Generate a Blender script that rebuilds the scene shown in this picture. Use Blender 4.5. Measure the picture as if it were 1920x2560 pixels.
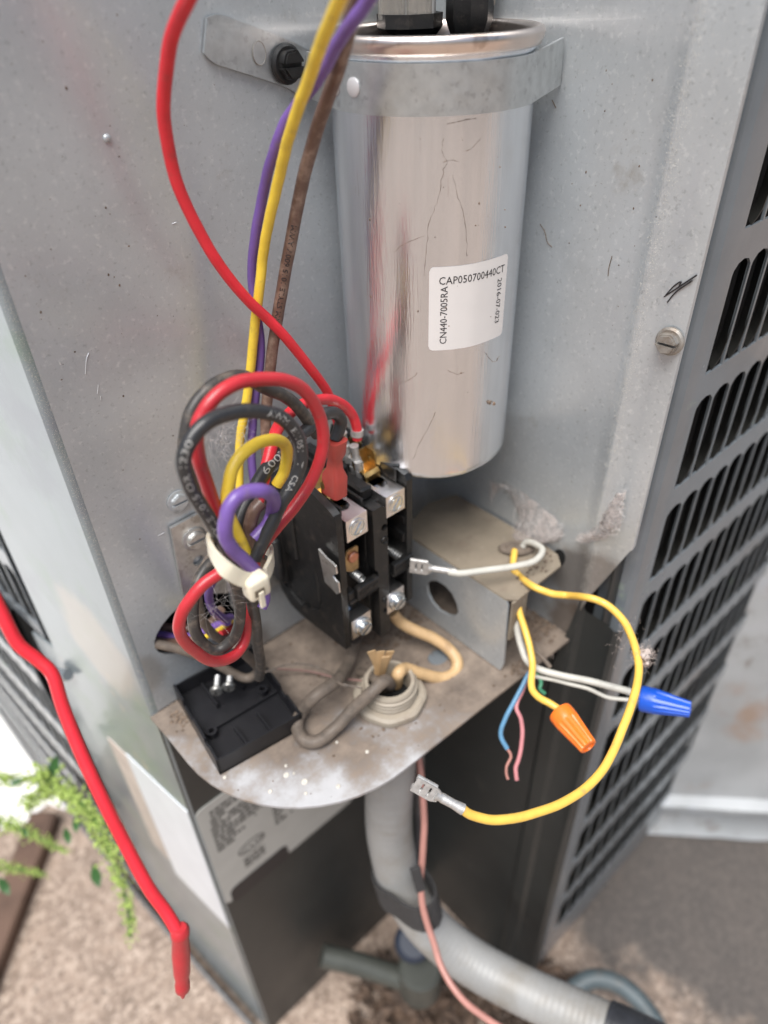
import bpy, bmesh, math, random
import numpy as np
from mathutils import Vector, Matrix
from mathutils.geometry import tessellate_polygon
random.seed(7); rng = np.random.default_rng(7)
for o in list(bpy.data.objects): bpy.data.objects.remove(o)
S = bpy.context.scene
COL = S.collection
V = lambda *a: np.array(a, float)
def unit(v): v = np.asarray(v, float); return v/np.linalg.norm(v)

# ------------------------------------------------------------------ camera, world, sun, exposure (all lengths in mm, linked as metres)
F = 1797.0; CX, CY = 960.0, 1280.0
_vp = lambda x, y: V(x-CX, y-CY, F)
_up = -unit(_vp(1040, 3600)); _R = _vp(3500, -200); _R = unit(_R-_R.dot(_up)*_up); _Y = np.cross(_up, _R)
MW = np.stack([_R, _Y, _up]); CAM = V(-216.0, -212.4, 255.5)
def ray(x, y): return MW @ V(x-CX, y-CY, F)
def at(x, y, axis, val):                      # point of the photograph on a plane of the scene
    r = ray(x, y); return CAM + r*((val-CAM[axis])/r[axis])
def dp(x, y, d): return CAM + ray(x, y)*(d/F)  # point of the photograph at a distance from the lens
cam_d = bpy.data.cameras.new('camera'); cam = bpy.data.objects.new('camera', cam_d); COL.objects.link(cam)
cam_d.sensor_fit = 'HORIZONTAL'; cam_d.sensor_width = 36; cam_d.lens = 36*F/1920
cam_d.clip_start = 0.005; cam_d.clip_end = 200
m = Matrix.Identity(4)
for i in range(3):
    m[i][0] = MW[i, 0]; m[i][1] = -MW[i, 1]; m[i][2] = -MW[i, 2]; m[i][3] = CAM[i]/1000
cam.matrix_world = m
cam_d.dof.use_dof = True; cam_d.dof.focus_distance = 0.232; cam_d.dof.aperture_fstop = 9.0
S.camera = cam
W = bpy.data.worlds.new('World'); S.world = W; W.use_nodes = True
sky = W.node_tree.nodes.new('ShaderNodeTexSky'); sky.sky_type = 'NISHITA'; sky.sun_disc = False
SUN_EL, SUN_AZ = 66, 204     # degrees; azimuth of the direction TOWARDS the sun, from +x anticlockwise
sky.sun_elevation = math.radians(SUN_EL); sky.sun_rotation = math.radians(90-SUN_AZ); sky.air_density = 1.0; sky.dust_density = 3.0; sky.ozone_density = 0.6
bg = W.node_tree.nodes['Background']; bg.inputs['Strength'].default_value = 0.08
W.node_tree.links.new(sky.outputs[0], bg.inputs[0])
sd = bpy.data.lights.new('sun', 'SUN'); sd.energy = 3.6; sd.angle = math.radians(42); sd.color = (1, .985, .965)
sun = bpy.data.objects.new('sun', sd); COL.objects.link(sun)
_d = Vector((math.cos(math.radians(SUN_AZ))*math.cos(math.radians(SUN_EL)), math.sin(math.radians(SUN_AZ))*math.cos(math.radians(SUN_EL)), math.sin(math.radians(SUN_EL))))
sun.rotation_euler = _d.to_track_quat('Z', 'Y').to_euler()
S.view_settings.view_transform = 'Standard'; S.view_settings.look = 'None'; S.view_settings.gamma = 1
S.view_settings.exposure = 0.56; S.view_settings.use_curve_mapping = False
S.render.engine = 'CYCLES'; S.render.resolution_x = 768; S.render.resolution_y = 1024

# ------------------------------------------------------------------ mesh helpers
class MB:
    def __init__(s): s.v = []; s.f = []
    def add(s, verts, faces):
        b = len(s.v); s.v.extend([tuple(map(float, p)) for p in verts]); s.f.extend([tuple(b+i for i in f) for f in faces]); return s
    def box(s, c, size, rot=None, bevel=0, seg=1):
        bm = bmesh.new(); bmesh.ops.create_cube(bm, size=1)
        for v in bm.verts: v.co = Vector((v.co.x*size[0], v.co.y*size[1], v.co.z*size[2]))
        if bevel: bmesh.ops.bevel(bm, geom=bm.edges[:], offset=bevel, segments=seg, profile=.5, affect='EDGES')
        bm.verts.index_update()
        P = [np.array(v.co) for v in bm.verts]
        if rot is not None: P = [rot @ p for p in P]
        s.add([p+np.asarray(c) for p in P], [[v.index for v in f.verts] for f in bm.faces]); bm.free(); return s
    def bx(s, x0, x1, y0, y1, z0, z1, bevel=0):
        return s.box(((x0+x1)/2, (y0+y1)/2, (z0+z1)/2), (abs(x1-x0), abs(y1-y0), abs(z1-z0)), None, bevel)
    def plate(s, outline, holes, fn, w0, w1):
        loops = [list(outline)]+[list(h) for h in holes]
        tris = tessellate_polygon([[Vector((p[0], p[1], 0)) for p in l] for l in loops])
        flat = [p for l in loops for p in l]; n = len(flat)
        vs = [fn(p[0], p[1], w0) for p in flat]+[fn(p[0], p[1], w1) for p in flat]
        fs = [tuple(t) for t in tris]+[tuple(i+n for i in reversed(t)) for t in tris]
        b = 0
        for l in loops:
            k = len(l)
            for i in range(k):
                j = (i+1) % k; fs.append((b+i, b+j, b+j+n, b+i+n))
            b += k
        return s.add(vs, fs)
    def tube(s, pts, r, n=12, caps=True, flat=1.0, ends=None):
        pts = np.asarray(pts, float); k = len(pts); r = np.broadcast_to(np.asarray(r, float), (k,))
        t = np.gradient(pts, axis=0); t /= np.linalg.norm(t, axis=1)[:, None]+1e-12
        a = V(0, 0, 1) if abs(t[0][2]) < .9 else V(1, 0, 0)
        u = unit(np.cross(t[0], a)); vs = []
        for i in range(k):
            u = u-u.dot(t[i])*t[i]; u = unit(u); w = np.cross(t[i], u)
            for j in range(n):
                q = 2*math.pi*j/n; vs.append(pts[i]+r[i]*(math.cos(q)*u+math.sin(q)*w*flat))
        fs = [(i*n+j, i*n+(j+1) % n, (i+1)*n+(j+1) % n, (i+1)*n+j) for i in range(k-1) for j in range(n)]
        if caps: fs += [tuple(reversed(range(n))), tuple(range((k-1)*n, k*n))]
        return s.add(vs, fs)
    def lathe(s, prof, o, ax, n=32, ref=None, lobes=None, closed=False):
        ax = unit(ax); ref = V(0, 0, 1) if ref is None else ref
        if abs(ax.dot(unit(ref))) > .95: ref = V(1, 0, 0)
        u = unit(np.cross(ax, ref)); w = np.cross(ax, u); vs = []; k = len(prof)
        for i, (r, h) in enumerate(prof):
            for j in range(n):
                q = 2*math.pi*j/n; rr = r*(lobes(i, q) if lobes else 1)
                vs.append(np.asarray(o)+ax*h+rr*(math.cos(q)*u+math.sin(q)*w))
        fs = [(i*n+j, i*n+(j+1) % n, (i+1)*n+(j+1) % n, (i+1)*n+j) for i in range(k-1) for j in range(n)]
        if closed: fs += [((k-1)*n+j, (k-1)*n+(j+1) % n, (j+1) % n, j) for j in range(n)]
        else:
            fs += [tuple(reversed(range(n))), tuple(range((k-1)*n, k*n))]
        return s.add(vs, fs)
    def ribbon(s, pts, ups, h, th):              # band: pts = centre line, ups = width direction, thickness th
        pts = np.asarray(pts, float); k = len(pts); t = np.gradient(pts, axis=0); vs = []
        ups = [ups]*k if np.ndim(ups) == 1 else ups; h = np.broadcast_to(h, (k,))
        for i in range(k):
            tt = unit(t[i]); up = unit(np.asarray(ups[i])-np.dot(ups[i], tt)*tt); nn = np.cross(tt, up)
            for a, b in ((-1, -1), (1, -1), (1, 1), (-1, 1)): vs.append(pts[i]+up*a*h[i]/2+nn*b*th/2)
        fs = [(i*4+j, i*4+(j+1) % 4, (i+1)*4+(j+1) % 4, (i+1)*4+j) for i in range(k-1) for j in range(4)]
        fs += [(3, 2, 1, 0), tuple(range((k-1)*4, k*4))]
        return s.add(vs, fs)
    def ball(s, c, r, sub=1, sq=(1, 1, 1), jit=0):
        bm = bmesh.new(); bmesh.ops.create_icosphere(bm, subdivisions=sub, radius=1); bm.verts.index_update()
        s.add([np.asarray(c)+r*np.array(v.co)*np.asarray(sq)*(1+jit*random.uniform(-1, 1)) for v in bm.verts], [[v.index for v in f.verts] for f in bm.faces]); bm.free(); return s
ORG = {}
def link(o, parent=None):
    COL.objects.link(o)
    if parent is not None: o.parent = parent
def build(name, mb, mat, parent=None, smooth=35, label=None, cat=None, group=None, kind=None, recalc=True):
    me = bpy.data.meshes.new(name)
    P = np.array(mb.v); c = (P.min(0)+P.max(0))/2
    me.from_pydata(((P-c)/1000).tolist(), [], mb.f); me.update()
    if recalc:
        bm = bmesh.new(); bm.from_mesh(me); bmesh.ops.recalc_face_normals(bm, faces=bm.faces); bm.to_mesh(me); bm.free()
    if smooth:
        me.polygons.foreach_set('use_smooth', [True]*len(me.polygons)); me.set_sharp_from_angle(angle=math.radians(smooth))
    me.materials.append(mat)
    o = bpy.data.objects.new(name, me); link(o, parent)
    base = ORG[parent.name] if parent is not None else V(0, 0, 0)
    o.location = (c-base)/1000; ORG[o.name] = c
    tag(o, label, cat, group, kind); return o
def tag(o, label=None, cat=None, group=None, kind=None):
    if label: o['label'] = label
    if cat: o['category'] = cat
    if group: o['group'] = group
    if kind: o['kind'] = kind
def thing(name, base, label, cat, group=None):
    o = bpy.data.objects.new(name, None); COL.objects.link(o); o.location = np.asarray(base)/1000; o.empty_display_size = .01
    ORG[o.name] = np.asarray(base, float); tag(o, label, cat, group); return o
def cat_rom(P, n=10):
    P = np.asarray(P, float)
    if len(P) < 3: return np.array([P[0]+(P[-1]-P[0])*t for t in np.linspace(0, 1, n)])
    Q = np.vstack([2*P[0]-P[1], P, 2*P[-1]-P[-2]]); out = []
    for i in range(1, len(Q)-2):
        a, b, c, d = Q[i-1:i+3]
        for t in np.linspace(0, 1, n, endpoint=False):
            out.append(.5*((2*b)+(-a+c)*t+(2*a-5*b+4*c-d)*t*t+(-a+3*b-3*c+d)*t**3))
    out.append(Q[-2]); return np.array(out)
def circ(cx, cy, rx, ry=None, n=24, rot=0):
    ry = rx if ry is None else ry; c, s = math.cos(rot), math.sin(rot)
    return [(cx+c*rx*math.cos(q)-s*ry*math.sin(q), cy+s*rx*math.cos(q)+c*ry*math.sin(q)) for q in np.linspace(0, 2*math.pi, n, endpoint=False)]
def rrect(x0, y0, x1, y1, r, n=5):
    out = []
    for cx, cy, a in ((x1-r, y1-r, 0), (x0+r, y1-r, 90), (x0+r, y0+r, 180), (x1-r, y0+r, 270)):
        for k in range(n): q = math.radians(a+90*k/(n-1)); out.append((cx+r*math.cos(q), cy+r*math.sin(q)))
    return out
XZ = lambda y: (lambda u, v, w: (u, y+w, v))
YZ = lambda x: (lambda u, v, w: (x+w, u, v))
XY = lambda z: (lambda u, v, w: (u, v, z+w))
def frame(ax, hint=(0, 0, 1)):                  # columns: x = ax, y = side, z = up-ish
    x = unit(ax); z = np.asarray(hint, float); z = unit(z-z.dot(x)*x); return np.stack([x, np.cross(z, x), z], 1)
def text2d(s, size, align='LEFT'):
    c = bpy.data.curves.new('lettering', 'FONT'); c.body = s; c.size = size; c.align_x = align; c.resolution_u = 2
    o = bpy.data.objects.new('lettering', c); COL.objects.link(o)
    dg = bpy.context.evaluated_depsgraph_get(); me = o.evaluated_get(dg).to_mesh()
    v = [(p.co.x, p.co.y) for p in me.vertices]; f = [tuple(p.vertices) for p in me.polygons]
    o.evaluated_get(dg).to_mesh_clear(); bpy.data.objects.remove(o); bpy.data.curves.remove(c); return v, f

# ------------------------------------------------------------------ materials
def mat(name, base, rough=.5, metal=0., var=.0, vscale=120, dirt=None, bump=0., bscale=900, stretch=(1, 1, 1), coat=0., trans=0., alpha=1., spec=.5, rvar=.0, sss=0, aniso=0):
    M = bpy.data.materials.new(name); M.use_nodes = True; N = M.node_tree.nodes; L = M.node_tree.links
    b = N['Principled BSDF']; b.inputs['Roughness'].default_value = rough; b.inputs['Metallic'].default_value = metal
    b.inputs['Specular IOR Level'].default_value = spec; b.inputs['Coat Weight'].default_value = coat
    b.inputs['Transmission Weight'].default_value = trans; b.inputs['Alpha'].default_value = alpha
    if sss: b.inputs['Subsurface Weight'].default_value = sss; b.inputs['Subsurface Radius'].default_value = (.002, .0015, .001)
    geo = N.new('ShaderNodeNewGeometry'); mp = N.new('ShaderNodeMapping'); mp.inputs['Scale'].default_value = stretch
    L.new(geo.outputs['Position'], mp.inputs['Vector'])
    def noise(scale, detail=4, r=.55):
        n = N.new('ShaderNodeTexNoise'); n.inputs['Scale'].default_value = scale; n.inputs['Detail'].default_value = detail; n.inputs['Roughness'].default_value = r
        L.new(mp.outputs[0], n.inputs['Vector']); return n.outputs['Fac']
    def ramp(x, a, c):
        n = N.new('ShaderNodeMapRange'); n.interpolation_type = 'SMOOTHSTEP'; n.inputs['From Min'].default_value = a; n.inputs['From Max'].default_value = c; L.new(x, n.inputs['Value']); return n.outputs[0]
    def mix(f, a, c):
        n = N.new('ShaderNodeMix'); n.data_type = 'RGBA'
        if isinstance(f, float): n.inputs[0].default_value = f
        else: L.new(f, n.inputs[0])
        for k, x in ((6, a), (7, c)):
            if isinstance(x, tuple): n.inputs[k].default_value = (*x[:3], 1)
            else: L.new(x, n.inputs[k])
        return n.outputs[2]
    col = tuple(base)
    if var:
        col = mix(ramp(noise(vscale), .3, .7), tuple(max(0, x*(1-var)) for x in base), tuple(min(1, x*(1+var)) for x in base))
    for d in (dirt or []):                      # (colour, scale, low, high, amount)
        c, sc, lo, hi, am = d; f = ramp(noise(sc, 6, .65), lo, hi)
        mu = N.new('ShaderNodeMath'); mu.operation = 'MULTIPLY'; mu.inputs[1].default_value = am; L.new(f, mu.inputs[0]); col = mix(mu.outputs[0], col, tuple(c))
    if isinstance(col, tuple): b.inputs['Base Color'].default_value = (*col, 1)
    else: L.new(col, b.inputs['Base Color'])
    if rvar:
        n = N.new('ShaderNodeMapRange'); n.inputs['To Min'].default_value = max(.02, rough-rvar); n.inputs['To Max'].default_value = rough+rvar; L.new(noise(vscale*.7), n.inputs['Value']); L.new(n.outputs[0], b.inputs['Roughness'])
    if bump:
        n = N.new('ShaderNodeBump'); n.inputs['Strength'].default_value = bump; n.inputs['Distance'].default_value = .0004; L.new(noise(bscale, 3), n.inputs['Height']); L.new(n.outputs[0], b.inputs['Normal'])
    M['_'] = 1; M.node_tree['_'] = 1
    return M
DUST = (.20, .15, .11)
SPECK = ((.06, .05, .04), 420, .70, .74, .8)
m_wall = mat('grey_paint', (.48, .51, .525), .33, .45, .05, 34, [((.36, .38, .39), 50, .52, .74, .35), ((.66, .68, .68), 440, .54, .67, .48), ((.28, .30, .305), 640, .56, .68, .52), ((.60, .60, .57), 900, .55, .75, .5), SPECK, ((.26, .225, .18), 42, .60, .78, .55), ((.10, .08, .06), 700, .70, .74, .7)], .12, 1400, rvar=.07, coat=.15)
m_shelf = None
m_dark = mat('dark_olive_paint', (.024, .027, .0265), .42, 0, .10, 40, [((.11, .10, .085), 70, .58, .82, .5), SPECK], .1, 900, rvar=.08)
m_side = mat('pale_grey_paint', (.27, .31, .325), .30, .25, .06, 25, [((.21, .28, .23), 28, .48, .70, .75), ((.50, .43, .35), 40, .62, .72, .8), ((.22, .24, .27), 22, .52, .68, .6)], .08, 900, coat=.2)
m_louver = mat('louver_grey_paint', (.15, .17, .185), .25, 0, .08, 35, [((.30, .30, .29), 60, .55, .85, .35), ((.24, .31, .24), 26, .63, .70, .6)], .15, 500, rvar=.08, coat=.3)
m_fin = mat('fin_shade_black', (.022, .022, .02), .45, 0, .1, 60, [((.10, .08, .06), 160, .55, .8, .4)])  # fins of the grey sheet, their deep shade put into a near-black colour
m_black_void = mat('unlit_depth_black', (.006, .006, .006), .8)  # shade inside the coil, holes and cabinet put into a near-black colour
m_alu = mat('brushed_aluminium', (.81, .85, .895), .22, 1., .05, 40, [((.45, .38, .32), 150, .64, .72, .35), ((.35, .28, .22), 500, .72, .78, .6)], .22, 260, (6, 6, .35), rvar=.09)
m_rim = mat('rolled_rim_tin', (.80, .70, .64), .28, 1., .06, 90, [((.30, .20, .14), 200, .55, .72, .5)], .1, 500)
m_lid = mat('dusty_lid_tin', (.55, .42, .34), .55, .6, .2, 120, [((.12, .075, .05), 260, .50, .62, .85)], .3, 600)
m_strap = mat('galvanised_strap', (.56, .585, .59), .36, .85, .08, 260, [((.35, .36, .37), 350, .55, .66, .5)], .2, 380, rvar=.1)
m_zinc = mat('zinc_plate', (.60, .60, .58), .38, .9, .1, 200, [((.24, .21, .17), 240, .52, .68, .55)], .2, 600, rvar=.1)
m_dullzinc = mat('dull_dusty_zinc', (.33, .31, .28), .5, .6, .12, 200, [(DUST, 170, .46, .68, .7)], .3, 500)
m_lug = mat('lug_aluminium', (.82, .80, .79), .33, 1., .05, 300, [((.50, .40, .34), 300, .55, .75, .35)], .15, 1400, rvar=.06)
m_screw = mat('bright_zinc_screw', (.70, .73, .74), .22, 1., .08, 400, None, .1, 900)
m_tin = mat('tinned_terminal', (.52, .51, .49), .48, .65, .12, 600, [((.25, .23, .2), 700, .58, .7, .4)], .25, 1200)
m_brass = mat('brass', (.66, .43, .16), .30, 1., .14, 300, [((.18, .10, .04), 280, .55, .75, .5)], .1, 700, rvar=.1)
m_copper = mat('copper_contact', (.62, .30, .20), .4, 1., .1, 500)
m_bake = mat('black_thermoset', (.010, .010, .010), .42, 0, .2, 300, [((.075, .06, .05), 240, .52, .78, .6), ((.20, .17, .14), 2600, .72, .76, .5)], .2, 1500, rvar=.1)
m_cover = mat('black_cover_plastic', (.011, .011, .013), .38, 0, .1, 200, [((.06, .055, .05), 120, .6, .85, .35)], .1, 1200)
m_clear = mat('clear_vinyl_boot', (.70, .66, .60), .16, 0, trans=.75, spec=.5)
def wire_mat(n, c, rough=.38, dirt=DUST, am=.55, lo=.56, hi=.78, sc=230): return mat(n, c, rough, 0, .07, 160, [(dirt, sc, lo, hi, am), (tuple(x*.35 for x in dirt), 1500, .70, .76, .6)], .12, 900, coat=.12)
m_red = wire_mat('red_insulation', (.68, .022, .035), dirt=(.30, .06, .05), am=.5)
m_redold = wire_mat('dull_red_insulation', (.46, .024, .032), dirt=(.24, .09, .075), am=.6)
m_yel = wire_mat('yellow_insulation', (.78, .55, .05), dirt=(.34, .21, .08), am=.65)
m_yelo = wire_mat('orange_yellow_insulation', (.76, .48, .085), dirt=(.42, .27, .12), am=.6)
m_pur = wire_mat('purple_insulation', (.155, .085, .31), am=.5)
m_bro = wire_mat('brown_insulation', (.13, .075, .055), dirt=(.27, .185, .14), am=.85, lo=.42, hi=.66)
m_blk = wire_mat('black_insulation', (.024, .024, .025), .40, (.13, .11, .09), .5)
m_blkd = wire_mat('dusty_black_insulation', (.035, .032, .029), .55, (.15, .12, .095), .65, .45, .68)
m_dustw = wire_mat('very_dusty_insulation', (.105, .085, .068), .7, (.17, .135, .105), .8, .35, .6)
m_tan = wire_mat('tan_aged_insulation', (.55, .37, .19), .5, (.22, .12, .06), .6, .56, .74, 110)
m_gry = wire_mat('grey_white_insulation', (.47, .46, .41), .5, DUST, .35)
m_blu = wire_mat('blue_insulation', (.10, .24, .38), am=.3)
m_pnk = wire_mat('copper_pink_insulation', (.42, .20, .165), .45, am=.3)
m_grn = wire_mat('green_insulation', (.05, .22, .12), am=.3)
m_redboot = mat('red_nylon_boot', (.40, .055, .042), .42, 0, .08, 120, [((.34, .10, .07), 200, .5, .8, .4)], .08, 900, sss=.15, coat=.1)
m_tie = mat('ivory_nylon', (.70, .64, .50), .38, 0, .06, 150, [((.45, .33, .2), 300, .6, .8, .5)], .06, 800, sss=.2)
m_ora = mat('orange_thermoplastic', (.88, .19, .02), .36, 0, .06, 150, None, .05, 900, sss=.15)
m_orae = mat('orange_cap_end', (.62, .10, .04), .5)
m_blue = mat('blue_thermoplastic', (.012, .085, .50), .30, 0, .06, 150, [((.25, .34, .62), 500, .68, .72, .5)], .12, 700)
m_paper = mat('white_label_stock', (.74, .71, .68), .42, 0, .02, 60, [((.5, .44, .4), 90, .6, .85, .25)])
m_ink = mat('black_ink', (.02, .018, .02), .5)
m_pink = mat('white_wire_print', (.34, .33, .31), .6)
m_plate = mat('rating_plate_film', (.44, .44, .41), .4, 0, .04, 60)
m_plink = mat('faded_grey_print', (.07, .07, .065), .5)
m_white = mat('white_sticker', (.74, .77, .80), .3, 0, .03, 60)
m_tansticker = mat('tan_sticker_backing', (.50, .43, .37), .6, 0, .1, 90)
m_pipe = mat('grey_pvc_conduit', (.28, .28, .27), .46, 0, .05, 60, [((.22, .20, .165), 40, .45, .75, .7), ((.38, .40, .42), 400, .66, .74, .4)], .15, 180, (1, 1, 1))
m_fit = mat('beige_conduit_fitting', (.36, .315, .25), .55, 0, .08, 120, [(DUST, 120, .45, .75, .6)], .15, 600)
m_velcro = mat('charcoal_webbing', (.035, .034, .034), .8, 0, .2, 500, None, .4, 1600)
m_tape = mat('black_tape', (.028, .03, .035), .4, 0, .2, 120, None, .4, 150)
m_hose = mat('blue_grey_hose', (.07, .092, .10), .5, 0, .2, 60, [(DUST, 50, .5, .8, .6)])
m_lint = mat('grey_lint', (.46, .39, .35), .95, 0, .15, 700)
m_web = mat('cobweb_fibre', (.72, .67, .64), .8, alpha=.55)
m_crumb = mat('dirt_crumbs', (.15, .11, .08), .9, 0, .4, 900)
m_drop = mat('white_paint_droplets', (.56, .53, .47), .6, 0, .1, 400)
m_dropy = mat('yellow_paint_droplet', (.75, .5, .2), .5)
m_weed = mat('lime_weed_seed', (.34, .45, .11), .6, 0, .35, 160, [((.55, .62, .24), 240, .5, .7, .7)])
m_leaf = mat('green_weed_leaf', (.035, .10, .025), .45, 0, .2, 90)
m_litter = mat('brown_leaf_litter', (.075, .048, .032), .8, 0, .5, 90)
m_wood = mat('weathered_brown_board', (.10, .06, .042), .8, 0, .3, 30, None, .3, 120)
m_valve = mat('grey_green_valve_body', (.075, .08, .07), .5, .3, .1, 60)
m_bluecap = mat('navy_valve_cap', (.016, .024, .042), .5)
m_flash = mat('weathered_zinc_flashing', (.38, .395, .40), .5, .2, .15, 12, [((.33, .22, .15), 9, .52, .66, .75), ((.46, .49, .54), 16, .58, .75, .6), ((.16, .13, .10), 30, .58, .7, .6)], .2, 120)
def m_ground_make(name, a, b, c, stain_shade=None):
    M = mat(name, a, .85, 0, .2, 30, [(b, 170, .50, .58, .9), (c, 230, .53, .60, .9), ((.62, .52, .44), 260, .60, .65, .8), ((.05, .04, .032), 90, .63, .69, .7), ((.06, .045, .035), 14, .66, .74, .5)]+([stain_shade] if stain_shade else []), .6, 160); return M
m_ground = m_ground_make('pebbled_concrete', (.27, .205, .16), (.42, .335, .27), (.14, .10, .075))
def stain_shade(M, centre, radius, colour, amount):
    N = M.node_tree.nodes; L = M.node_tree.links; b = N['Principled BSDF']; src = b.inputs['Base Color'].links[0].from_socket
    geo = N.new('ShaderNodeNewGeometry'); nz = N.new('ShaderNodeTexNoise'); nz.inputs['Scale'].default_value = 18; nz.inputs['Detail'].default_value = 7; nz.inputs['Roughness'].default_value = .65; L.new(geo.outputs['Position'], nz.inputs['Vector'])
    ds = N.new('ShaderNodeVectorMath'); ds.operation = 'DISTANCE'; ds.inputs[1].default_value = tuple(np.asarray(centre)/1000); L.new(geo.outputs['Position'], ds.inputs[0])
    ma = N.new('ShaderNodeMath'); ma.operation = 'MULTIPLY_ADD'; ma.inputs[1].default_value = radius*1.6/1000; L.new(nz.outputs['Fac'], ma.inputs[0]); ma.inputs[2].default_value = -.8*radius/1000
    ad = N.new('ShaderNodeMath'); ad.operation = 'ADD'; L.new(ds.outputs['Value'], ad.inputs[0]); L.new(ma.outputs[0], ad.inputs[1])
    r = N.new('ShaderNodeMapRange'); r.interpolation_type = 'SMOOTHSTEP'; r.inputs['From Min'].default_value = radius*.7/1000; r.inputs['From Max'].default_value = radius*1.15/1000; r.inputs['To Min'].default_value = amount; r.inputs['To Max'].default_value = 0; L.new(ad.outputs[0], r.inputs['Value'])
    mx = N.new('ShaderNodeMix'); mx.data_type = 'RGBA'; L.new(r.outputs[0], mx.inputs[0]); L.new(src, mx.inputs[6]); mx.inputs[7].default_value = (*colour, 1); L.new(mx.outputs[2], b.inputs['Base Color'])
stain_shade(m_ground, at(1800, 2240, 2, -395), 125, (.055, .052, .05), .88)  # dark ground stain, with the concrete's shade put into its grey
m_pale = mat('sunlit_concrete_pale', (.80, .78, .74), .8, 0, .05, 15, None, .3, 90)  # sunlight on the concrete, put into a near-white colour
# dusty shelf: brown dust everywhere except near the wiped front rim
def shelf_material():
    M = mat('dusty_shelf_paint', (.43, .43, .435), .5, 0, .06, 60, None, .25, 500); N = M.node_tree.nodes; L = M.node_tree.links; b = N['Principled BSDF']
    src = b.inputs['Base Color'].links[0].from_socket
    geo = N.new('ShaderNodeNewGeometry'); sp = N.new('ShaderNodeSeparateXYZ'); L.new(geo.outputs['Position'], sp.inputs[0])
    def math_(op, a, c):
        n = N.new('ShaderNodeMath'); n.operation = op
        for k, x in enumerate((a, c)):
            if isinstance(x, (int, float)): n.inputs[k].default_value = x
            else: L.new(x, n.inputs[k])
        return n.outputs[0]
    n1 = N.new('ShaderNodeTexNoise'); n1.inputs['Scale'].default_value = 45; n1.inputs['Detail'].default_value = 6; n1.inputs['Roughness'].default_value = .65; L.new(geo.outputs['Position'], n1.inputs['Vector'])
    d = math_('ADD', math_('MULTIPLY', sp.outputs['X'], 13), math_('MULTIPLY', sp.outputs['Y'], 17))   # wiped along the front left rim
    d = math_('ADD', math_('ADD', d, 3.35), math_('MULTIPLY', math_('SUBTRACT', n1.outputs['Fac'], .5), 3.2))
    r = N.new('ShaderNodeMapRange'); r.interpolation_type = 'SMOOTHSTEP'; r.inputs['From Min'].default_value = -.1; r.inputs['From Max'].default_value = .9; r.inputs['To Max'].default_value = .93; L.new(d, r.inputs['Value'])
    n2 = N.new('ShaderNodeTexNoise'); n2.inputs['Scale'].default_value = 90; n2.inputs['Detail'].default_value = 8; n2.inputs['Roughness'].default_value = .7; L.new(geo.outputs['Position'], n2.inputs['Vector'])
    cr = N.new('ShaderNodeValToRGB'); cr.color_ramp.elements[0].position = .33; cr.color_ramp.elements[0].color = (.095, .069, .05, 1); cr.color_ramp.elements[1].position = .68; cr.color_ramp.elements[1].color = (.25, .195, .148, 1); L.new(n2.outputs['Fac'], cr.inputs[0])
    mx = N.new('ShaderNodeMix'); mx.data_type = 'RGBA'; L.new(r.outputs[0], mx.inputs[0]); L.new(src, mx.inputs[6]); L.new(cr.outputs[0], mx.inputs[7]); L.new(mx.outputs[2], b.inputs['Base Color']); return M
m_shelf = shelf_material()

stain_shade(m_wall, at(1490, 1490, 0, 0), 26, (.17, .135, .105), .7)
stain_shade(m_wall, at(1440, 1560, 0, 0), 16, (.16, .12, .09), .8)
stain_shade(m_wall, at(600, 1640, 1, 0), 20, (.20, .165, .13), .6)
stain_shade(m_wall, at(350, 1700, 1, 0), 14, (.26, .23, .19), .5)
stain_shade(m_side, at(215, 1640, 0, -176), 30, (.46, .41, .34), .6)
# ================================================================== setting
G0 = -395.0
mb = MB(); mb.add([(-6000, -6000, -396), (6000, -6000, -396), (6000, 6000, -396), (-6000, 6000, -396)], [(0, 1, 2, 3)])
build('ground', mb, m_ground, kind='structure', smooth=0)
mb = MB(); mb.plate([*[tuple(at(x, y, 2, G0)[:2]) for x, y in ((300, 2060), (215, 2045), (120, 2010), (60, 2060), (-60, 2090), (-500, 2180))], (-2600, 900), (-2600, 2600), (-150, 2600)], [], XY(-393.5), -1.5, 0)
build('sunlit_patch', mb, m_pale, kind='structure', smooth=0)  # added slab whose pale colour stands for the sunlit ground

# ------------------------------------------------------------------ condenser cabinet
unit_ = thing('condenser_unit', (-20, -20, -395), 'grey outdoor air conditioner cabinet with its corner control box opened', 'air conditioner')
TOP = 440.0
hole = circ(-129, 37, 27, 14.5, 28, rot=.06)
mb = MB(); mb.plate([(-163, .5), (0, .5), (0, TOP), (-163, TOP)], [hole], XZ(0), 0, 1.2)
back = build('back_panel', mb, m_wall, unit_)
# right wall: creased sheet, lower outer corner cut away
cols = [(0, 0, .5), (0, -40, .5), (0, -92, .5), (-.3, -96, 3), (-1.7, -98.3, 18), (-1.9, -100, 22), (-.9, -101.8, 30), (-.6, -108, 46), (0, -114.6, 64), (.5, -115.4, 65), (2.2, -115.4, 66), (2.2, -111, 58)]
NZ = 12; vs = []
for (x, y, z0) in cols:
    for k in range(NZ+1): vs.append((x, y, z0+(TOP-z0)*k/NZ))
fs = [(i*(NZ+1)+k, (i+1)*(NZ+1)+k, (i+1)*(NZ+1)+k+1, i*(NZ+1)+k+1) for i in range(len(cols)-1) for k in range(NZ)]
mb = MB(); mb.add(vs, fs); rp = build('right_panel', mb, m_wall, unit_, smooth=50, recalc=False)
mb = MB(); mb.bx(-166, 3, 0, 60, TOP+.1, TOP+2)
build('top_deck', mb, m_wall, unit_)
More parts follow.
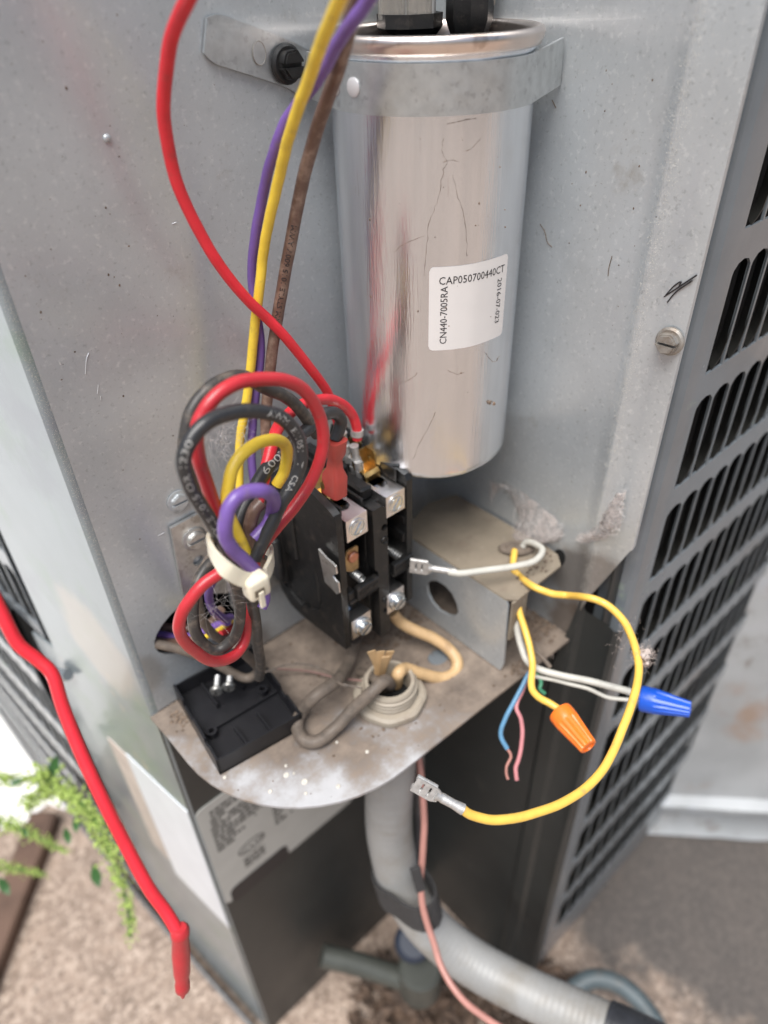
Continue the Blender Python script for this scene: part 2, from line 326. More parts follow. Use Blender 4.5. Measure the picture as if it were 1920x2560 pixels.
# shelf outline from the rounded cabinet corner
rim = [(-167, 0), (-166.5, -14)]
for q in np.linspace(180, 270, 14): rim.append((-103.5+63*math.cos(math.radians(q)), -30+63*math.sin(math.radians(q))))
rim += [(-60, -94.5), (2, -97.3), (2, 0)]
CF = (-85.5, -63.5)                                  # conduit fitting centre
mb = MB(); mb.plate(rim, [circ(CF[0], CF[1], 11.5, n=28), circ(-136, -8, 3, 1.8), circ(-54, -62, 5.2, 4.2, 20)], XY(0), -1.3, 0)
shelf = build('shelf', mb, m_shelf, unit_)
mb = MB(); mb.lathe([(5.0, 0), (4.6, .8), (0.1, .9)], (-54, -62, -1.2), (0, 0, 1), 20, closed=False); build('knockout_disc', mb, m_louver, unit_)
# darker lower panels of the notch
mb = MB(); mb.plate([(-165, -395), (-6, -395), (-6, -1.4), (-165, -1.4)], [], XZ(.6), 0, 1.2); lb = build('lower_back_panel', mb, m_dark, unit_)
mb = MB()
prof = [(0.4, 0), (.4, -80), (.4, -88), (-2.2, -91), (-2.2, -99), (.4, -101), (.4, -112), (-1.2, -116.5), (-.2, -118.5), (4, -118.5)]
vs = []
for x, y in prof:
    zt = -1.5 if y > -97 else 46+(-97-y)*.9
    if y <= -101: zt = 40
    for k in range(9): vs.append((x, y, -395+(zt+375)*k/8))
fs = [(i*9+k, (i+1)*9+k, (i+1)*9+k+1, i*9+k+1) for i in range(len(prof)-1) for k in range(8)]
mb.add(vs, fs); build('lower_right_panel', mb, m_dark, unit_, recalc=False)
mb = MB(); mb.bx(2.6, 11, -109, -108, -394, TOP-2); build('seam_shade_strip', mb, m_dark, unit_)  # added dark strip, puts shade into the gap beside the louvres
mb = MB(); mb.bx(-150, -12, 58, 60, -394, TOP-4); build('interior_shade_sheet', mb, m_black_void, unit_)  # added black sheet, the unlit inside seen through the wall hole
# bulged left side face
def xl(y): return -166-.14*y+.00012*y*y
def sheet(ys, z0, z1, off, th):
    m_ = MB(); n = len(ys); vs = []
    for y in ys:
        a, b = (z0(y) if callable(z0) else z0), (z1(y) if callable(z1) else z1)
        vs += [(xl(y)+off, y, a), (xl(y)+off, y, b), (xl(y)+off+th, y, b), (xl(y)+off+th, y, a)]
    f_ = [(i*4+j, i*4+(j+1) % 4, (i+1)*4+(j+1) % 4, (i+1)*4+j) for i in range(n-1) for j in range(4)]+[(3, 2, 1, 0), tuple(range((n-1)*4, n*4))]
    return m_.add(vs, f_)
mb = sheet(np.linspace(1.5, 94, 12), lambda y: -2-.26*y, TOP, 0, 1.2)
# rolled edge joining the side face to the back panel
vs = []; A = [(xl(1.5), 1.5), (-165.6, .4), (-164.6, -.1), (-163, 0)]
for x, y in A: vs += [(x, y, -1), (x, y, TOP)]
mb.add(vs, [(i*2, i*2+2, i*2+3, i*2+1) for i in range(3)])
build('upper_side_flange', mb, m_side, unit_)
mb = sheet(np.linspace(1.5, 128, 14), -395, lambda y: -3.2-.26*y, 1.4, 1.2)
vs = []; A = [(xl(1.5)+1.4, 1.5), (-164.4, .5), (-163, .6)]
for x, y in A: vs += [(x, y, -395), (x, y, -2.5)]
mb.add(vs, [(i*2, i*2+2, i*2+3, i*2+1) for i in range(2)])
lsf = build('lower_side_flange', mb, m_side, unit_)
def on_side(y, z, w): return (xl(y)-w, y, z)
mb = MB(); g = [(y, z) for y in np.linspace(4, 40, 6) for z in (-86, -215)]
def bent(outline_y, ztop, zbot, o0, o1):
    m_ = MB(); vs = []
    for y in outline_y: vs += [(xl(y)+1.4-o1, y, ztop), (xl(y)+1.4-o1, y, zbot), (xl(y)+1.4-o0, y, zbot), (xl(y)+1.4-o0, y, ztop)]
    n = len(outline_y); f_ = [(i*4+j, i*4+(j+1) % 4, (i+1)*4+(j+1) % 4, (i+1)*4+j) for i in range(n-1) for j in range(4)]+[(3, 2, 1, 0), tuple(range((n-1)*4, n*4))]
    return m_.add(vs, f_)
build('side_sticker', bent(np.linspace(3, 56, 8), -82, -216, .05, .5), m_white, unit_, label='white warning sticker with its far edge peeled to tan backing')
build('peeled_backing', bent(np.linspace(56.2, 74, 4), -84, -200, .05, .6), m_tansticker, unit_)
mb = MB(); mb.tube(cat_rom([(xl(84)-1.5, 84, -36), (xl(92)-4, 92, -40), (xl(99)-5, 99, -45)], 5), 3.2, 8); mb.lathe([(4, 0), (4, 3), (2, 3.2)], (xl(97)-1, 97, -45), (-1, 0, 0), 14)
build('plastic_clip', mb, m_louver, unit_)

# louvred right face: punched sheet + fins
PITCH, ROW, ZB0, X0 = 13.5, 51.2, 81.4, 26.0
rows = [ZB0+ROW*k for k in range(5, -9, -1)]
bend = lambda x: -115+(0 if x < 230 else 4.2e-4*(x-230)**2)
def slot(w, h, x, z): return [(x, z), (x+w, z), (x+w, z+h-4.5)]+[(x+w/2+(w/2)*math.cos(q), z+h-4.5+4.5*math.sin(q)) for q in np.linspace(.35, math.pi-.35, 5)]+[(x, z+h-4.5)]
mb = MB(); NX = 33
for zb in rows:
    for i in range(NX):
        x = X0+PITCH*i
        mb.plate([(x-.8, zb-9.2), (x-.8+PITCH, zb-9.2), (x-.8+PITCH, zb+42), (x-.8, zb+42)], [slot(12.5, 40.5, x-.3, zb)], lambda u, v, w: (u, bend(u)+w, v), 0, 1.0)
zlo, zhi = rows[-1]-9.2, rows[0]+42
foldx = [(X0-.8, -115), (18, -115.1), (14, -114.6), (11.6, -113), (10.4, -110.5), (10, -100)]
vs = []
for x, y in foldx: vs += [(x, y, zlo), (x, y, zhi)]
mb.add(vs, [(i*2, i*2+2, i*2+3, i*2+1) for i in range(len(foldx)-1)])
xs = np.linspace(10.5, X0-.8+PITCH*NX, 20); vs = []
for x in xs: vs += [(x, bend(x)+(1 if x > 8 else 0), -376), (x, bend(x), zlo)]
mb.add(vs, [(i*2, i*2+2, i*2+3, i*2+1) for i in range(19)])
louver = build('louver_panel', mb, m_louver, unit_, smooth=25, recalc=False)
def fin_shape():
    m_ = MB(); zs = [39, 30, 18, 9, 4, 1.5, .2]; dx = [0, 0, 0, -.5, -2.0, -4.6, -7.4]; vs = []
    for z, d in zip(zs, dx):
        vs += [(11.8+d, .3, z), (12.5+d, .3, z), (19.6+d*.9, 5.5, z+.5), (18.9+d*.9, 6.0, z+.5)]
    n = len(zs); f_ = [(i*4+j, i*4+(j+1) % 4, (i+1)*4+(j+1) % 4, (i+1)*4+j) for i in range(n-1) for j in range(4)]+[(3, 2, 1, 0), tuple(range((n-1)*4, n*4))]
    return m_.add(vs, f_)
FIN = fin_shape(); fin_me = None; rest = MB()
for zb in rows:
    for i in range(NX):
        x = X0+PITCH*i; y = bend(x)
        seen = i < (9 if zb > 20 else 15 if zb > -180 else 18) and -240 < zb < 190
        if seen:
            if fin_me is None:
                o = build('fin', FIN, m_fin, louver); fin_me = o.data; c0 = ORG[o.name].copy()
            else: o = bpy.data.objects.new('fin', fin_me); link(o, louver)
            o.location = (c0+V(x, y, zb)-ORG[louver.name])/1000
        else: rest.add([(p[0]+x, p[1]+y, p[2]+zb) for p in FIN.v], FIN.f)
build('distant_fins', rest, m_fin, louver, kind='stuff')
mb = MB(); vs = []
for x in xs: vs += [(max(x, 14), bend(x)+34, -392), (max(x, 14), bend(x)+34, TOP)]
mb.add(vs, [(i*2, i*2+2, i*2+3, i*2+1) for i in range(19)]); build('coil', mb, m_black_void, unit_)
# louvred left face, seen at a grazing angle
mb = MB(); fb = MB()
for zb in rows[4:]:
    for i in range(30):
        y = 112+PITCH*i if zb > -40 else 133+PITCH*i
        off_ = 2 if zb > -40 else -5.5; fn = lambda u, v, w: (xl(u)+w+off_, u, v)
        mb.plate([(y-.8, zb-9.2), (y-.8+PITCH, zb-9.2), (y-.8+PITCH, zb+42), (y-.8, zb+42)], [slot(11.9, 40, y, zb)], fn, 0, 1.0)
        fb.add([(xl(y)+off_+.5+p[1], y+p[0], p[2]+zb) for p in FIN.v], FIN.f)
mb2 = sheet(np.linspace(6, 560, 30), -395, -374, -7.5, 1.2); build('base_rail', mb2, m_louver, unit_)
sl = build('side_louver_panel', mb, m_louver, unit_, smooth=25); build('distant_fins', fb, m_fin, sl, kind='stuff')
mb = MB(); vs = []
for y in np.linspace(96, 560, 14): vs += [(xl(y)+26, y, -392), (xl(y)+26, y, TOP)]
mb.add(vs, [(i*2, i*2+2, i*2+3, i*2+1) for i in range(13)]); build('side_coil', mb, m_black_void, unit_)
# screws and marks on the cabinet
def hex_screw(name, c, ax, r, h, parent, mt=m_zinc, rot=.3, washer=True):
    m_ = MB(); ax = unit(ax)
    if washer: m_.lathe([(r*1.28, 0), (r*1.28, h*.2), (r*1.1, h*.32)], c, ax, 22)
    q0 = rot; u = unit(np.cross(ax, V(0, 0, 1) if abs(ax[2]) < .9 else V(1, 0, 0))); w = np.cross(ax, u)
    hexr = [(math.cos(q0+k*math.pi/3), math.sin(q0+k*math.pi/3)) for k in range(6)]
    slot_w = .16
    for sgn in (-1, 1):                               # two half heads leave the driver slot open
        pts = []
        for k in range(24):
            q = 2*math.pi*k/24; x, y = math.cos(q), math.sin(q)
            kk = 1/max(abs(math.cos(((q-q0) % (math.pi/3))-math.pi/6)), .5)*.87; x, y = x*kk*r, y*kk*r
            if sgn*y > slot_w*r: pts.append((x, y))
        pts.sort(key=lambda p: math.atan2(p[1]*sgn, p[0])); pts = [(pts[0][0], sgn*slot_w*r)]+pts+[(pts[-1][0], sgn*slot_w*r)]
        for (z0, z1, sc) in ((h*.25, h*.85, 1), (h*.85, h, .86)):
            m_.plate([(p[0]*sc, p[1]*sc) for p in pts], [], lambda a, b, z: np.asarray(c)+u*a+w*b+ax*z, z0, z1)
    m_.lathe([(r*.85, h*.2), (r*.85, h*.6)], c, ax, 18)
    return build(name, m_, mt, parent)
hex_screw('screw', at(1676, 852, 0, -.8), (-1, -.1, 0), 3.7, 4.2, unit_, m_dullzinc, .2)
hex_screw('screw', at(446, 1252, 1, -.2), (0, -1, 0), 3.6, 2.0, unit_, m_wall, .5)
mb = MB(); mb.ball(at(268, 346, 1, -.3), 1.1, 2, (1, .5, 1)); mb.ball(at(1068, 1540, 0, 0), .5, 1); build('paint_drip', mb, m_wall, unit_)
def strokes(lines, axis, val, w, mt, name, parent):
    m_ = MB()
    for ln in lines:
        P = cat_rom([at(x, y, axis, val) for x, y in ln], 6); m_.tube(P, np.linspace(w*.7, w, len(P)), 5)
    return build(name, m_, mt, parent, label='black felt pen scribble')
strokes([[(1660, 742), (1690, 722), (1742, 688)], [(1664, 738), (1684, 716), (1702, 704), (1698, 716)], [(1668, 756), (1690, 730), (1730, 702)]], 0, -.75, .28, m_ink, 'pen_mark', unit_)
mb = MB(); mb.plate(circ(0, 0, 3.2, 5.2, 18, .2), [], lambda a, b, w: (-.15-w, -83.5+a, 41+b), 0, .12); build('wall_hole_shade', mb, m_black_void, unit_)
mb = MB()
for k in range(70):
    p = at(random.uniform(20, 560), random.uniform(30, 1500), 1, -.05)
    if p[0] > -160: mb.ball(p, random.choice((.12, .15, .2, .35)), 1, (1, .3, random.uniform(.6, 1.5)))
for k in range(60):
    p = at(random.uniform(1380, 1700), random.uniform(150, 1400), 0, -.05)
    if p[1] > -94 and p[2] > 5: mb.ball(p, random.choice((.12, .15, .2, .3)), 1, (.3, 1, random.uniform(.6, 1.8)))
for ln in (((1350, 560), (1362, 580), (1368, 605), (1380, 618)), ((1530, 640), (1522, 670), (1520, 690)), ((1380, 250), (1390, 270))):
    mb.tube(cat_rom([at(x, y, 0, -.15) for x, y in ln], 5), .14, 4)
build('wall_specks', mb, m_crumb, unit_, kind='stuff')
mb = MB()
for ln in (((222, 882), (216, 900), (214, 935)), ((246, 962), (244, 985)), ((252, 990), (252, 1000)), ((150, 905), (152, 912)), ((395, 1340), (410, 1332)), ((430, 560), (440, 556))):
    mb.tube(cat_rom([at(x, y, 1, -.05) for x, y in ln], 5), .16, 4)
build('scuff_marks', mb, mat('bare_metal_scuff', (.62, .62, .62), .4, .6), unit_)
mb = MB()
def grain(p, r): p = np.asarray(p); mb.add([p+r*V(*q) for q in ((1, 0, -.6), (-.5, .87, -.6), (-.5, -.87, -.6), (0, 0, 1.1))], [(0, 1, 3), (1, 2, 3), (2, 0, 3), (0, 2, 1)])
for k in range(7000):
    z = random.uniform(30, 300); grain((-1.85+random.gauss(0, .2), -99.7+random.gauss(0, 1.0+.8*math.sin(z*.21)**2), z), random.uniform(.03, .13))
for k in range(3500):
    z = random.uniform(2, 190); grain((-164.3+random.gauss(0, .9), -.1+random.gauss(0, .1), z), random.uniform(.03, .12))
build('crease_dust', mb, mat('pale_dust_grains', (.60, .57, .51), .9, 0, .15, 300), unit_, kind='stuff')
# rating plate
mb = MB(); mb.plate(rrect(-163, -183, -65, -83, 4), [], XZ(.3), -.35, .2); rpl = build('rating_plate', mb, m_plate, unit_)
mb = MB(); r2 = random.Random(3)
def print_row(x0, x1, z, h, dens=.8):
    x = x0
    while x < x1:
        w = r2.uniform(1.2, 5.5)
        if r2.random() < dens: mb.plate([(x, z), (min(x+w, x1), z), (min(x+w, x1), z+h), (x, z+h)], [], XZ(-.1), -.08, 0)
        x += w+.8
for k, (x0, x1, d) in enumerate([(-156, -74, .95), (-156, -74, .95), (-157, -128, .9), (-157, -130, .9), (-158, -120, .95), (-158, -122, .95), (-158, -118, .9), (-158, -126, .9), (-158, -132, .9), (-158, -140, .9), (-158, -146, .8)]): print_row(x0, x1, -92-3.6*k, 2.2, d)
for k in range(8): print_row(-112, -74, -101-4.6*k, 2.0, .85)
for k in range(7): print_row(-122, -110, -118-4.4*k, 2.6, .8)
for k in range(3): print_row(-146, -132, -155-3.4*k, 2.2, .9)
build('small_print', mb, m_plink, rpl, smooth=0)
mb = MB(); mb.plate(circ(-139, -144, 9, 5.2, 26), [circ(-139, -144, 8, 4.3, 26)], XZ(-.1), -.1, 0)
for s_, x, z in (('C', -145.5, -146.6), ('L', -140.3, -146.8), ('W', -137.4, -146.6)):
    tv, tf = text2d(s_, 6.6); mb.add([(x+a, -.2, z+b) for a, b in tv], tf)
build('oval_mark', mb, m_plink, rpl, smooth=0, recalc=False)
mb = MB(); mb.plate(rrect(-159, -187, -118, -171, 4.5), [], XZ(-.1), -.25, 0); build('name_badge', mb, m_ink, rpl, label='black rounded badge at the bottom of the rating plate')

# ------------------------------------------------------------------ capacitor
CC = (-32.6, -32.6); RC = 31.5; ZC0, ZC1 = 95.7, 235.3
cap = thing('capacitor', (CC[0], CC[1], ZC0), 'large round silver capacitor can with a small white part number label', 'capacitor')
def can_lobe(q): return 1+.0042*math.sin(5*q+1)+.0027*math.sin(9*q+2.2)+.0014*math.sin(16*q+.4)+.0006*math.sin(27*q+.9)
def rcan(a): return RC*can_lobe(a-math.pi/2)
o3 = (CC[0], CC[1], 0)
mb = MB(); mb.lathe([(0.1, ZC0), (RC-2.4, ZC0), (RC-1, ZC0+.6), (RC-.2, ZC0+1.8), (RC, ZC0+4)]+[(RC, z) for z in np.linspace(ZC0+10, ZC1-3, 10)]+[(RC+.3, ZC1-1)], o3, (0, 0, 1), 192, lobes=lambda i, q: can_lobe(q))
can = build('can', mb, m_alu, cap, smooth=50)
mb = MB(); mb.lathe([(RC-.2, ZC1-1.6), (RC+.8, ZC1-1.3), (RC+1.0, ZC1-.6), (RC+1.5, ZC1+.4), (RC+1.7, ZC1+1.8), (RC+1.3, ZC1+2.9), (RC+.3, ZC1+3.3), (RC-.9, ZC1+2.9), (RC-1.6, ZC1+1.8), (RC-2.2, ZC1-1)], o3, (0, 0, 1), 96, closed=True); build('rolled_rim', mb, m_rim, cap, smooth=60)
mb = MB(); mb.lathe([(.1, ZC1-1), (RC-2.2, ZC1-1), (RC-2.2, ZC1-1.4)], o3, (0, 0, 1), 64); build('lid', mb, m_lid, cap)
def oncan(s, z, w=.15):                            # s = arc length measured from azimuth a0, seen from outside left-to-right
    a = A0+s/RC; return (CC[0]+(rcan(a)+w)*math.cos(a), CC[1]+(rcan(a)+w)*math.sin(a), z)
p1, p2 = at(1165, 760, 1, -62), None
def az_of(px, py):                                  # azimuth where the sight line meets the can
    r = ray(px, py); a = r[0]**2+r[1]**2; d = CAM[:2]-np.array(CC); b = 2*(r[0]*d[0]+r[1]*d[1]); c = d.dot(d)-RC**2
    t = (-b-math.sqrt(max(b*b-4*a*c, 0)))/(2*a); p = CAM+r*t; return math.atan2(p[1]-CC[1], p[0]-CC[0]), p[2]
aL, zL = az_of(1072, 775); aR, zR = az_of(1262, 740); A0 = aL
sW = (aR-aL) % (2*math.pi); sW = sW*RC
zt = az_of(1072, 668)[1]; zb_ = az_of(1077, 876)[1]
lab = rrect(0, 0, 1, 1, .01); mb = MB()
ol = rrect(0, zb_, sW, zt, 1.6, 4); dense = []
for i in range(len(ol)):
    a, b = V(*ol[i]), V(*ol[(i+1) % len(ol)]); n = max(1, int(np.linalg.norm(b-a)/1.5)); dense += [tuple(a+(b-a)*k/n) for k in range(n)]
cols_ = 34; vs = []; fs = []
zl = lambda s, top: (zt if top else zb_)+(0 if 1.6 < s < sW-1.6 else (-1 if top else 1)*(1.6-math.sqrt(max(0, 1.6**2-(1.6-min(s, sW-s))**2))))
ss = sorted(set(list(np.linspace(0, 1.6, 5))+list(np.linspace(1.6, sW-1.6, cols_))+list(np.linspace(sW-1.6, sW, 5))))
for s_ in ss: vs += [oncan(s_, zl(s_, False), .12), oncan(s_, zl(s_, True), .12)]
fs = [(i*2, i*2+2, i*2+3, i*2+1) for i in range(len(ss)-1)]
mb.add(vs, fs); label_o = build('paper_label', mb, m_paper, can, recalc=False)
mb = MB()
H = zt-zb_
def put(s_, size, x, z, rot, width):                # lettering on the can; rot in quarter turns
    tv, tf = text2d(s_, size); mx = max(a for a, b in tv); k = width/mx
    for q in (0,):
        P = []
        for a, b in tv:
            a *= k
            if rot == 0: P.append(oncan(x+a, z+b, .2))
            elif rot == 1: P.append(oncan(x-b, z+a, .2))
            else: P.append(oncan(x+b, z-a, .2))
        mb.add(P, tf)
put('CAP050700440CT', 3.5, sW*.10, zt-5.6, 0, sW*.84)
put('CN440-7005RA', 3.3, sW*.20, zb_+2.2, 1, H*.70)
put('2016-07-023', 3.0, sW*.84, zt-7.2, 3, H*.55)
build('label_lettering', mb, m_ink, can, smooth=0, recalc=False)
# hair scratches and web strands stuck on the can
mb = MB()
for ln in ([(1108, 345), (1105, 380), (1118, 405), (1108, 430), (1095, 500), (1075, 550), (1066, 620), (1060, 690)], [(1130, 435), (1150, 505), (1163, 560), (1168, 640)], [(1060, 590), (1010, 610), (985, 630)], [(1108, 405), (1130, 400), (1145, 404)], [(1120, 310), (1160, 300), (1190, 295)], [(1200, 345), (1180, 370), (1160, 378)], [(1000, 960), (1030, 945), (1045, 930)], [(1090, 1030), (1060, 1090), (1030, 1150)], [(1120, 925), (1140, 935), (1160, 930)], [(1210, 880), (1235, 905), (1250, 890)]):
    P = []
    for x, y in cat_rom(np.array(ln, float), 6)[:, :2]:
        x += random.gauss(0, 1.2); a, z = az_of(x, y); P.append((CC[0]+(rcan(a)+.08)*math.cos(a), CC[1]+(rcan(a)+.08)*math.sin(a), z))
    mb.tube(P, [random.uniform(.02, .11)*random.choice((.5, 1, 1)) for _ in P], 4)
for k in range(46):
    a, z = az_of(random.uniform(920, 1270), random.uniform(300, 1170)); mb.ball((CC[0]+rcan(a)*math.cos(a), CC[1]+rcan(a)*math.sin(a), z), random.choice((.1, .13, .16, .3)), 1, (1, 1, random.uniform(.5, 1.8)))
a, z = az_of(1228, 1005)
for k in range(7): mb.ball((CC[0]+(RC+.5)*math.cos(a)+random.gauss(0, .7), CC[1]+(RC+.5)*math.sin(a)+random.gauss(0, .7), z+random.gauss(0, .7)), random.uniform(.4, .8), 1, jit=.4)
build('grime', mb, mat('brown_grime', (.17, .12, .085), .8, 0, .4, 700), can, kind='stuff')
# terminal cups and blades
def cup(c, r0, r1, h, parent):
    m_ = MB(); lob = lambda i, q: 1/max(abs(math.cos(((q) % (math.pi/4))-math.pi/8)), .5)*.94
    m_.lathe([(r0, 0), (r1, h*.42), (r1, h), (r1-1, h), (r1-1.2, h*.5), (.1, h*.5)], c, (0, 0, 1), 48, lobes=lob); return build('terminal_cup', m_, m_bake, parent, smooth=25)
zl_ = ZC1-1
c1 = at(1030, 92, 2, zl_); c2 = at(1172, 90, 2, zl_)
cu1 = cup((c1[0]-1, c1[1], zl_), 8, 10.4, 6.5, cap); cu2 = cup((c2[0], c2[1], zl_), 5.6, 7.4, 10.5, cap)
mb = MB()
for k, dx in enumerate((-3.4, 3.4)): mb.bx(c2[0]+dx-.4, c2[0]+dx+.4, c2[1]-3, c2[1]+3, zl_+5, zl_+24)
build('blade', mb, m_tin, cap)
mb = MB(); mb.bx(c2[0]+4.6, c2[0]+5.6, c2[1]-5.5, c2[1]+1.5, zl_+8, zl_+40); build('upright_tab', mb, m_dullzinc, cap)
mb = MB()
b1 = V(c1[0]-1, c1[1], zl_)
dirx = unit(V(.74, -.66, 0)); diry = unit(V(.66, .74, 0))
for k in range(3):
    q = b1+dirx*(-6+k*5.6)+diry*(-2.5)
    for s_ in (-1, 1): mb.tube([q+dirx*s_*1.5+V(0, 0, 6.2), q+dirx*s_*1.5+V(0, 0, 24)], 1.5, 12)
    mb.box(q+diry*1.1+V(0, 0, 15), (5.0, 1, 18), frame(dirx))
build('spade_receptacles', mb, m_tin, cap)
mb = MB()
for k in range(2):
    q = b1+dirx*(-5.5+k*8.4)+diry*(-1.2)
    mb.plate(rrect(-4.6, -3.6, 4.6, 3.6, 2.4), [rrect(-3.9, -2.9, 3.9, 2.9, 2)], lambda a, b, w: q+dirx*a+diry*b+V(0, 0, w), 5, 26)
build('clear_boot', mb, m_clear, cap)

# ------------------------------------------------------------------ strap
strap = thing('mounting_strap', (-66, -3, 226), 'galvanised steel band strapping the silver capacitor to the wall', 'strap')
path = [at(512, 88, 1, -1.0), at(600, 118, 1, -1.0), at(712, 158, 1, -1.0), at(762, 184, 1, -1.1)]
a0, a1 = math.radians(164), math.radians(286)
Rs = RC+1.0; zc = 226.2
cyl = [V(CC[0]+Rs*math.cos(a), CC[1]+Rs*math.sin(a), zc+.0*k) for k, a in enumerate(np.linspace(a0, a1, 34))]
e1 = V(-.9, -57.2, 228.2); e0 = V(-.4, -59, 227.8)
path = list(cat_rom(np.array(path), 5))+[V(-56.6, -1.6, 226.6), V(-56.9, -2.6, 226.5), V(-58.5, -7, 226.4), V(-60.6, -14, 226.3), V(-62.4, -20, 226.2)]+cyl+[V(-15, -61.3, 227.0), V(-8, -59.3, 227.6), e1]
path = np.array(path); hs = np.full(len(path), 12.6); hs[:14] = 12.2; hs[0] = 8.5; hs[1] = 11.0
mb = MB(); mb.ribbon(path, V(0, 0, 1), hs, .9); band = build('band', mb, m_strap, strap, smooth=40)
hex_screw('bolt', at(714, 160, 1, -2), (0, -1, 0), 4.3, 5.0, strap, mat('black_oxide', (.02, .02, .02), .42, .3, .2, 300, [((.12, .09, .06), 500, .62, .72, .5)], .15, 900), .1)
mb = MB(); mb.plate(circ(0, 0, 2.2, 2.9, 22), [], lambda a, b, w: at(648, 133, 1, -1.8)+V(a, w, b), 0, .35); build('pressed_dimple', mb, m_strap, strap)
mb = MB(); mb.tube([at(648, 133, 1, -1.75)+V(2.3*math.cos(q), 0, 3.0*math.sin(q)) for q in np.linspace(0, 2*math.pi, 33)], .16, 6); build('dimple_edge', mb, m_dullzinc, strap)
for (px, py) in ((893, 217), (850, 214)):
    a, z = az_of(px, py); n_ = V(math.cos(a), math.sin(a), 0); t_ = V(-math.sin(a), math.cos(a), 0); c_ = V(CC[0], CC[1], z)+n_*(Rs+.45)
    mb = MB(); mb.lathe([(2.5, 0), (2.5, .25), (2.0, .5), (.1, .55)], c_, n_, 20); build('pressed_dimple', mb, mat('pale_tin', (.72, .70, .70), .4, .5), strap)

# ------------------------------------------------------------------ contactor
con = thing('contactor', (-78, -22, 27), 'black two pole contactor with aluminium screw lugs between the wires and capacitor', 'contactor')
LX = -97.0
sidep = [(-50, 29), (-50, 62), (-50.6, 63), (-50.6, 96), (-49.6, 98.6), (-47, 100), (-38, 102.5), (-29, 103.4), (-25, 101), (-22, 92), (-12, 90), (-3, 88), (-3, 44), (-6, 33), (-12, 27.6), (-20, 26.6)]
holeS = [(-17, 86), (-27, 84), (-31, 72), (-35, 60), (-36, 46), (-33, 39), (-20, 33), (-9, 38), (-7, 50), (-7, 82)]
mb = MB(); mb.plate(sidep, [holeS], YZ(LX), 0, 3); sp_ = build('side_plate', mb, m_bake, con)
mb = MB(); mb.bx(-94.5, -61, -31, -2, 30, 92, .6); mb.bx(-94, -80, -36, -30, 66, 76, .4); mb.bx(-94, -61, -38, -30, 46, 60, .4); mb.bx(-71, -61, -36, -30, 66, 92, .4)
mb.bx(-94, -80, -34, -30, 84, 93, .4)
build('base_block', mb, m_bake, con)
mb = MB(); mb.bx(-96, -94, -33, -8, 36, 84, .6); mb.bx(-97.4, -94, -22, -10, 60, 82, .8); mb.bx(-99.5, -94, -14, -5, 42, 74, 1.4); build('coil_block', mb, m_bake, con)
mb = MB(); mb.box((-101.2, -11.5, 58), (3.4, 7.5, 22), None, 1.3, 2); build('boot', mb, m_blk, con)
mb = MB(); Xc = -99.5; tabp = [(795, 1373), (815, 1396), (830, 1408), (838, 1418), (841, 1436), (833, 1437), (831, 1441), (838, 1452), (845, 1458), (848, 1483), (842, 1486), (812, 1455)]
q = [at(x, y, 0, Xc) for x, y in tabp]; mb.plate([(p[1], p[2]) for p in q], [], YZ(Xc), 0, .8); build('coil_tab', mb, m_zinc, con)
mb = MB(); mb.plate([(-50.4, 33), (-50.6, 97), (-49, 99.2), (-30, 103.5), (-6, 103.5), (-4, 98), (-4, 36)], [], YZ(-62), 0, 3); mb.bx(-62.8, -61.6, -49.5, -43, 76, 79); mb.bx(-63.4, -61.6, -49.5, -40, 67, 71); mb.bx(-63.2, -61.6, -49, -40, 87, 90)
build('side_plate', mb, m_bake, con)
# centre rib with ring holes
rh = [(at(961, 1318, 1, -50), 1.55), (at(961, 1350, 1, -50), 1.75), (at(962, 1499, 1, -50), 1.3), (at(963, 1525, 1, -50), 1.2)]
xr0, xr1 = -79.2, -72.0
mb = MB(); mb.plate([(xr0+1.6, 22), (xr1, 22), (xr1, 88), (xr1-1, 90.6), (xr1-2.4, 91.6), (xr0, 91.6), (xr0, 62), (xr0+1.6, 60)], [circ(p[0], p[2], r_, n=18) for p, r_ in rh], XZ(-50), 0, 5)
mb.bx(xr0, xr1, -45.2, -30, 23, 91.0, .6)
rib = build('centre_rib', mb, m_bake, con)
mb = MB()
for p, r_ in rh[1:3]: mb.lathe([(r_, 0), (r_-.15, -.5), (r_-.45, -.3), (r_-.5, 2.5)], (p[0], -50, p[2]), (0, 1, 0), 18)
build('eyelet', mb, m_bake, rib)
mb = MB(); mb.bx(-78.4, -72.6, -43, -8, 91.4, 97.0, .8); mb.bx(-78.0, -73.4, -30, -6, 96, 100.5, .8); build('top_ridge', mb, m_bake, con)
mb = MB(); mb.bx(-93, -91.8, -48, -20, 95, 99.4, .3); mb.bx(-81, -79.8, -46, -18, 90, 96.0, .3); mb.bx(-63.6, -62.4, -46, -12, 95, 101, .3); build('barrier_walls', mb, m_bake, con)
def slot_head(m_, c, r, h, a):
    c = np.asarray(c, float); e = V(math.cos(a), 0, math.sin(a)); g = V(-math.sin(a), 0, math.cos(a))
    for sg in (-1, 1):
        q0 = math.asin(.2); arc = [(r*math.cos(q), sg*r*math.sin(q)) for q in np.linspace(q0, math.pi-q0, 14)]
        for z0, z1, k_ in ((0, h*.7, 1), (h*.7, h, .9)): m_.plate([(p[0]*k_, p[1]*k_) for p in arc], [], lambda u, v, w: c+e*u+g*v+V(0, -w, 0), z0, z1)
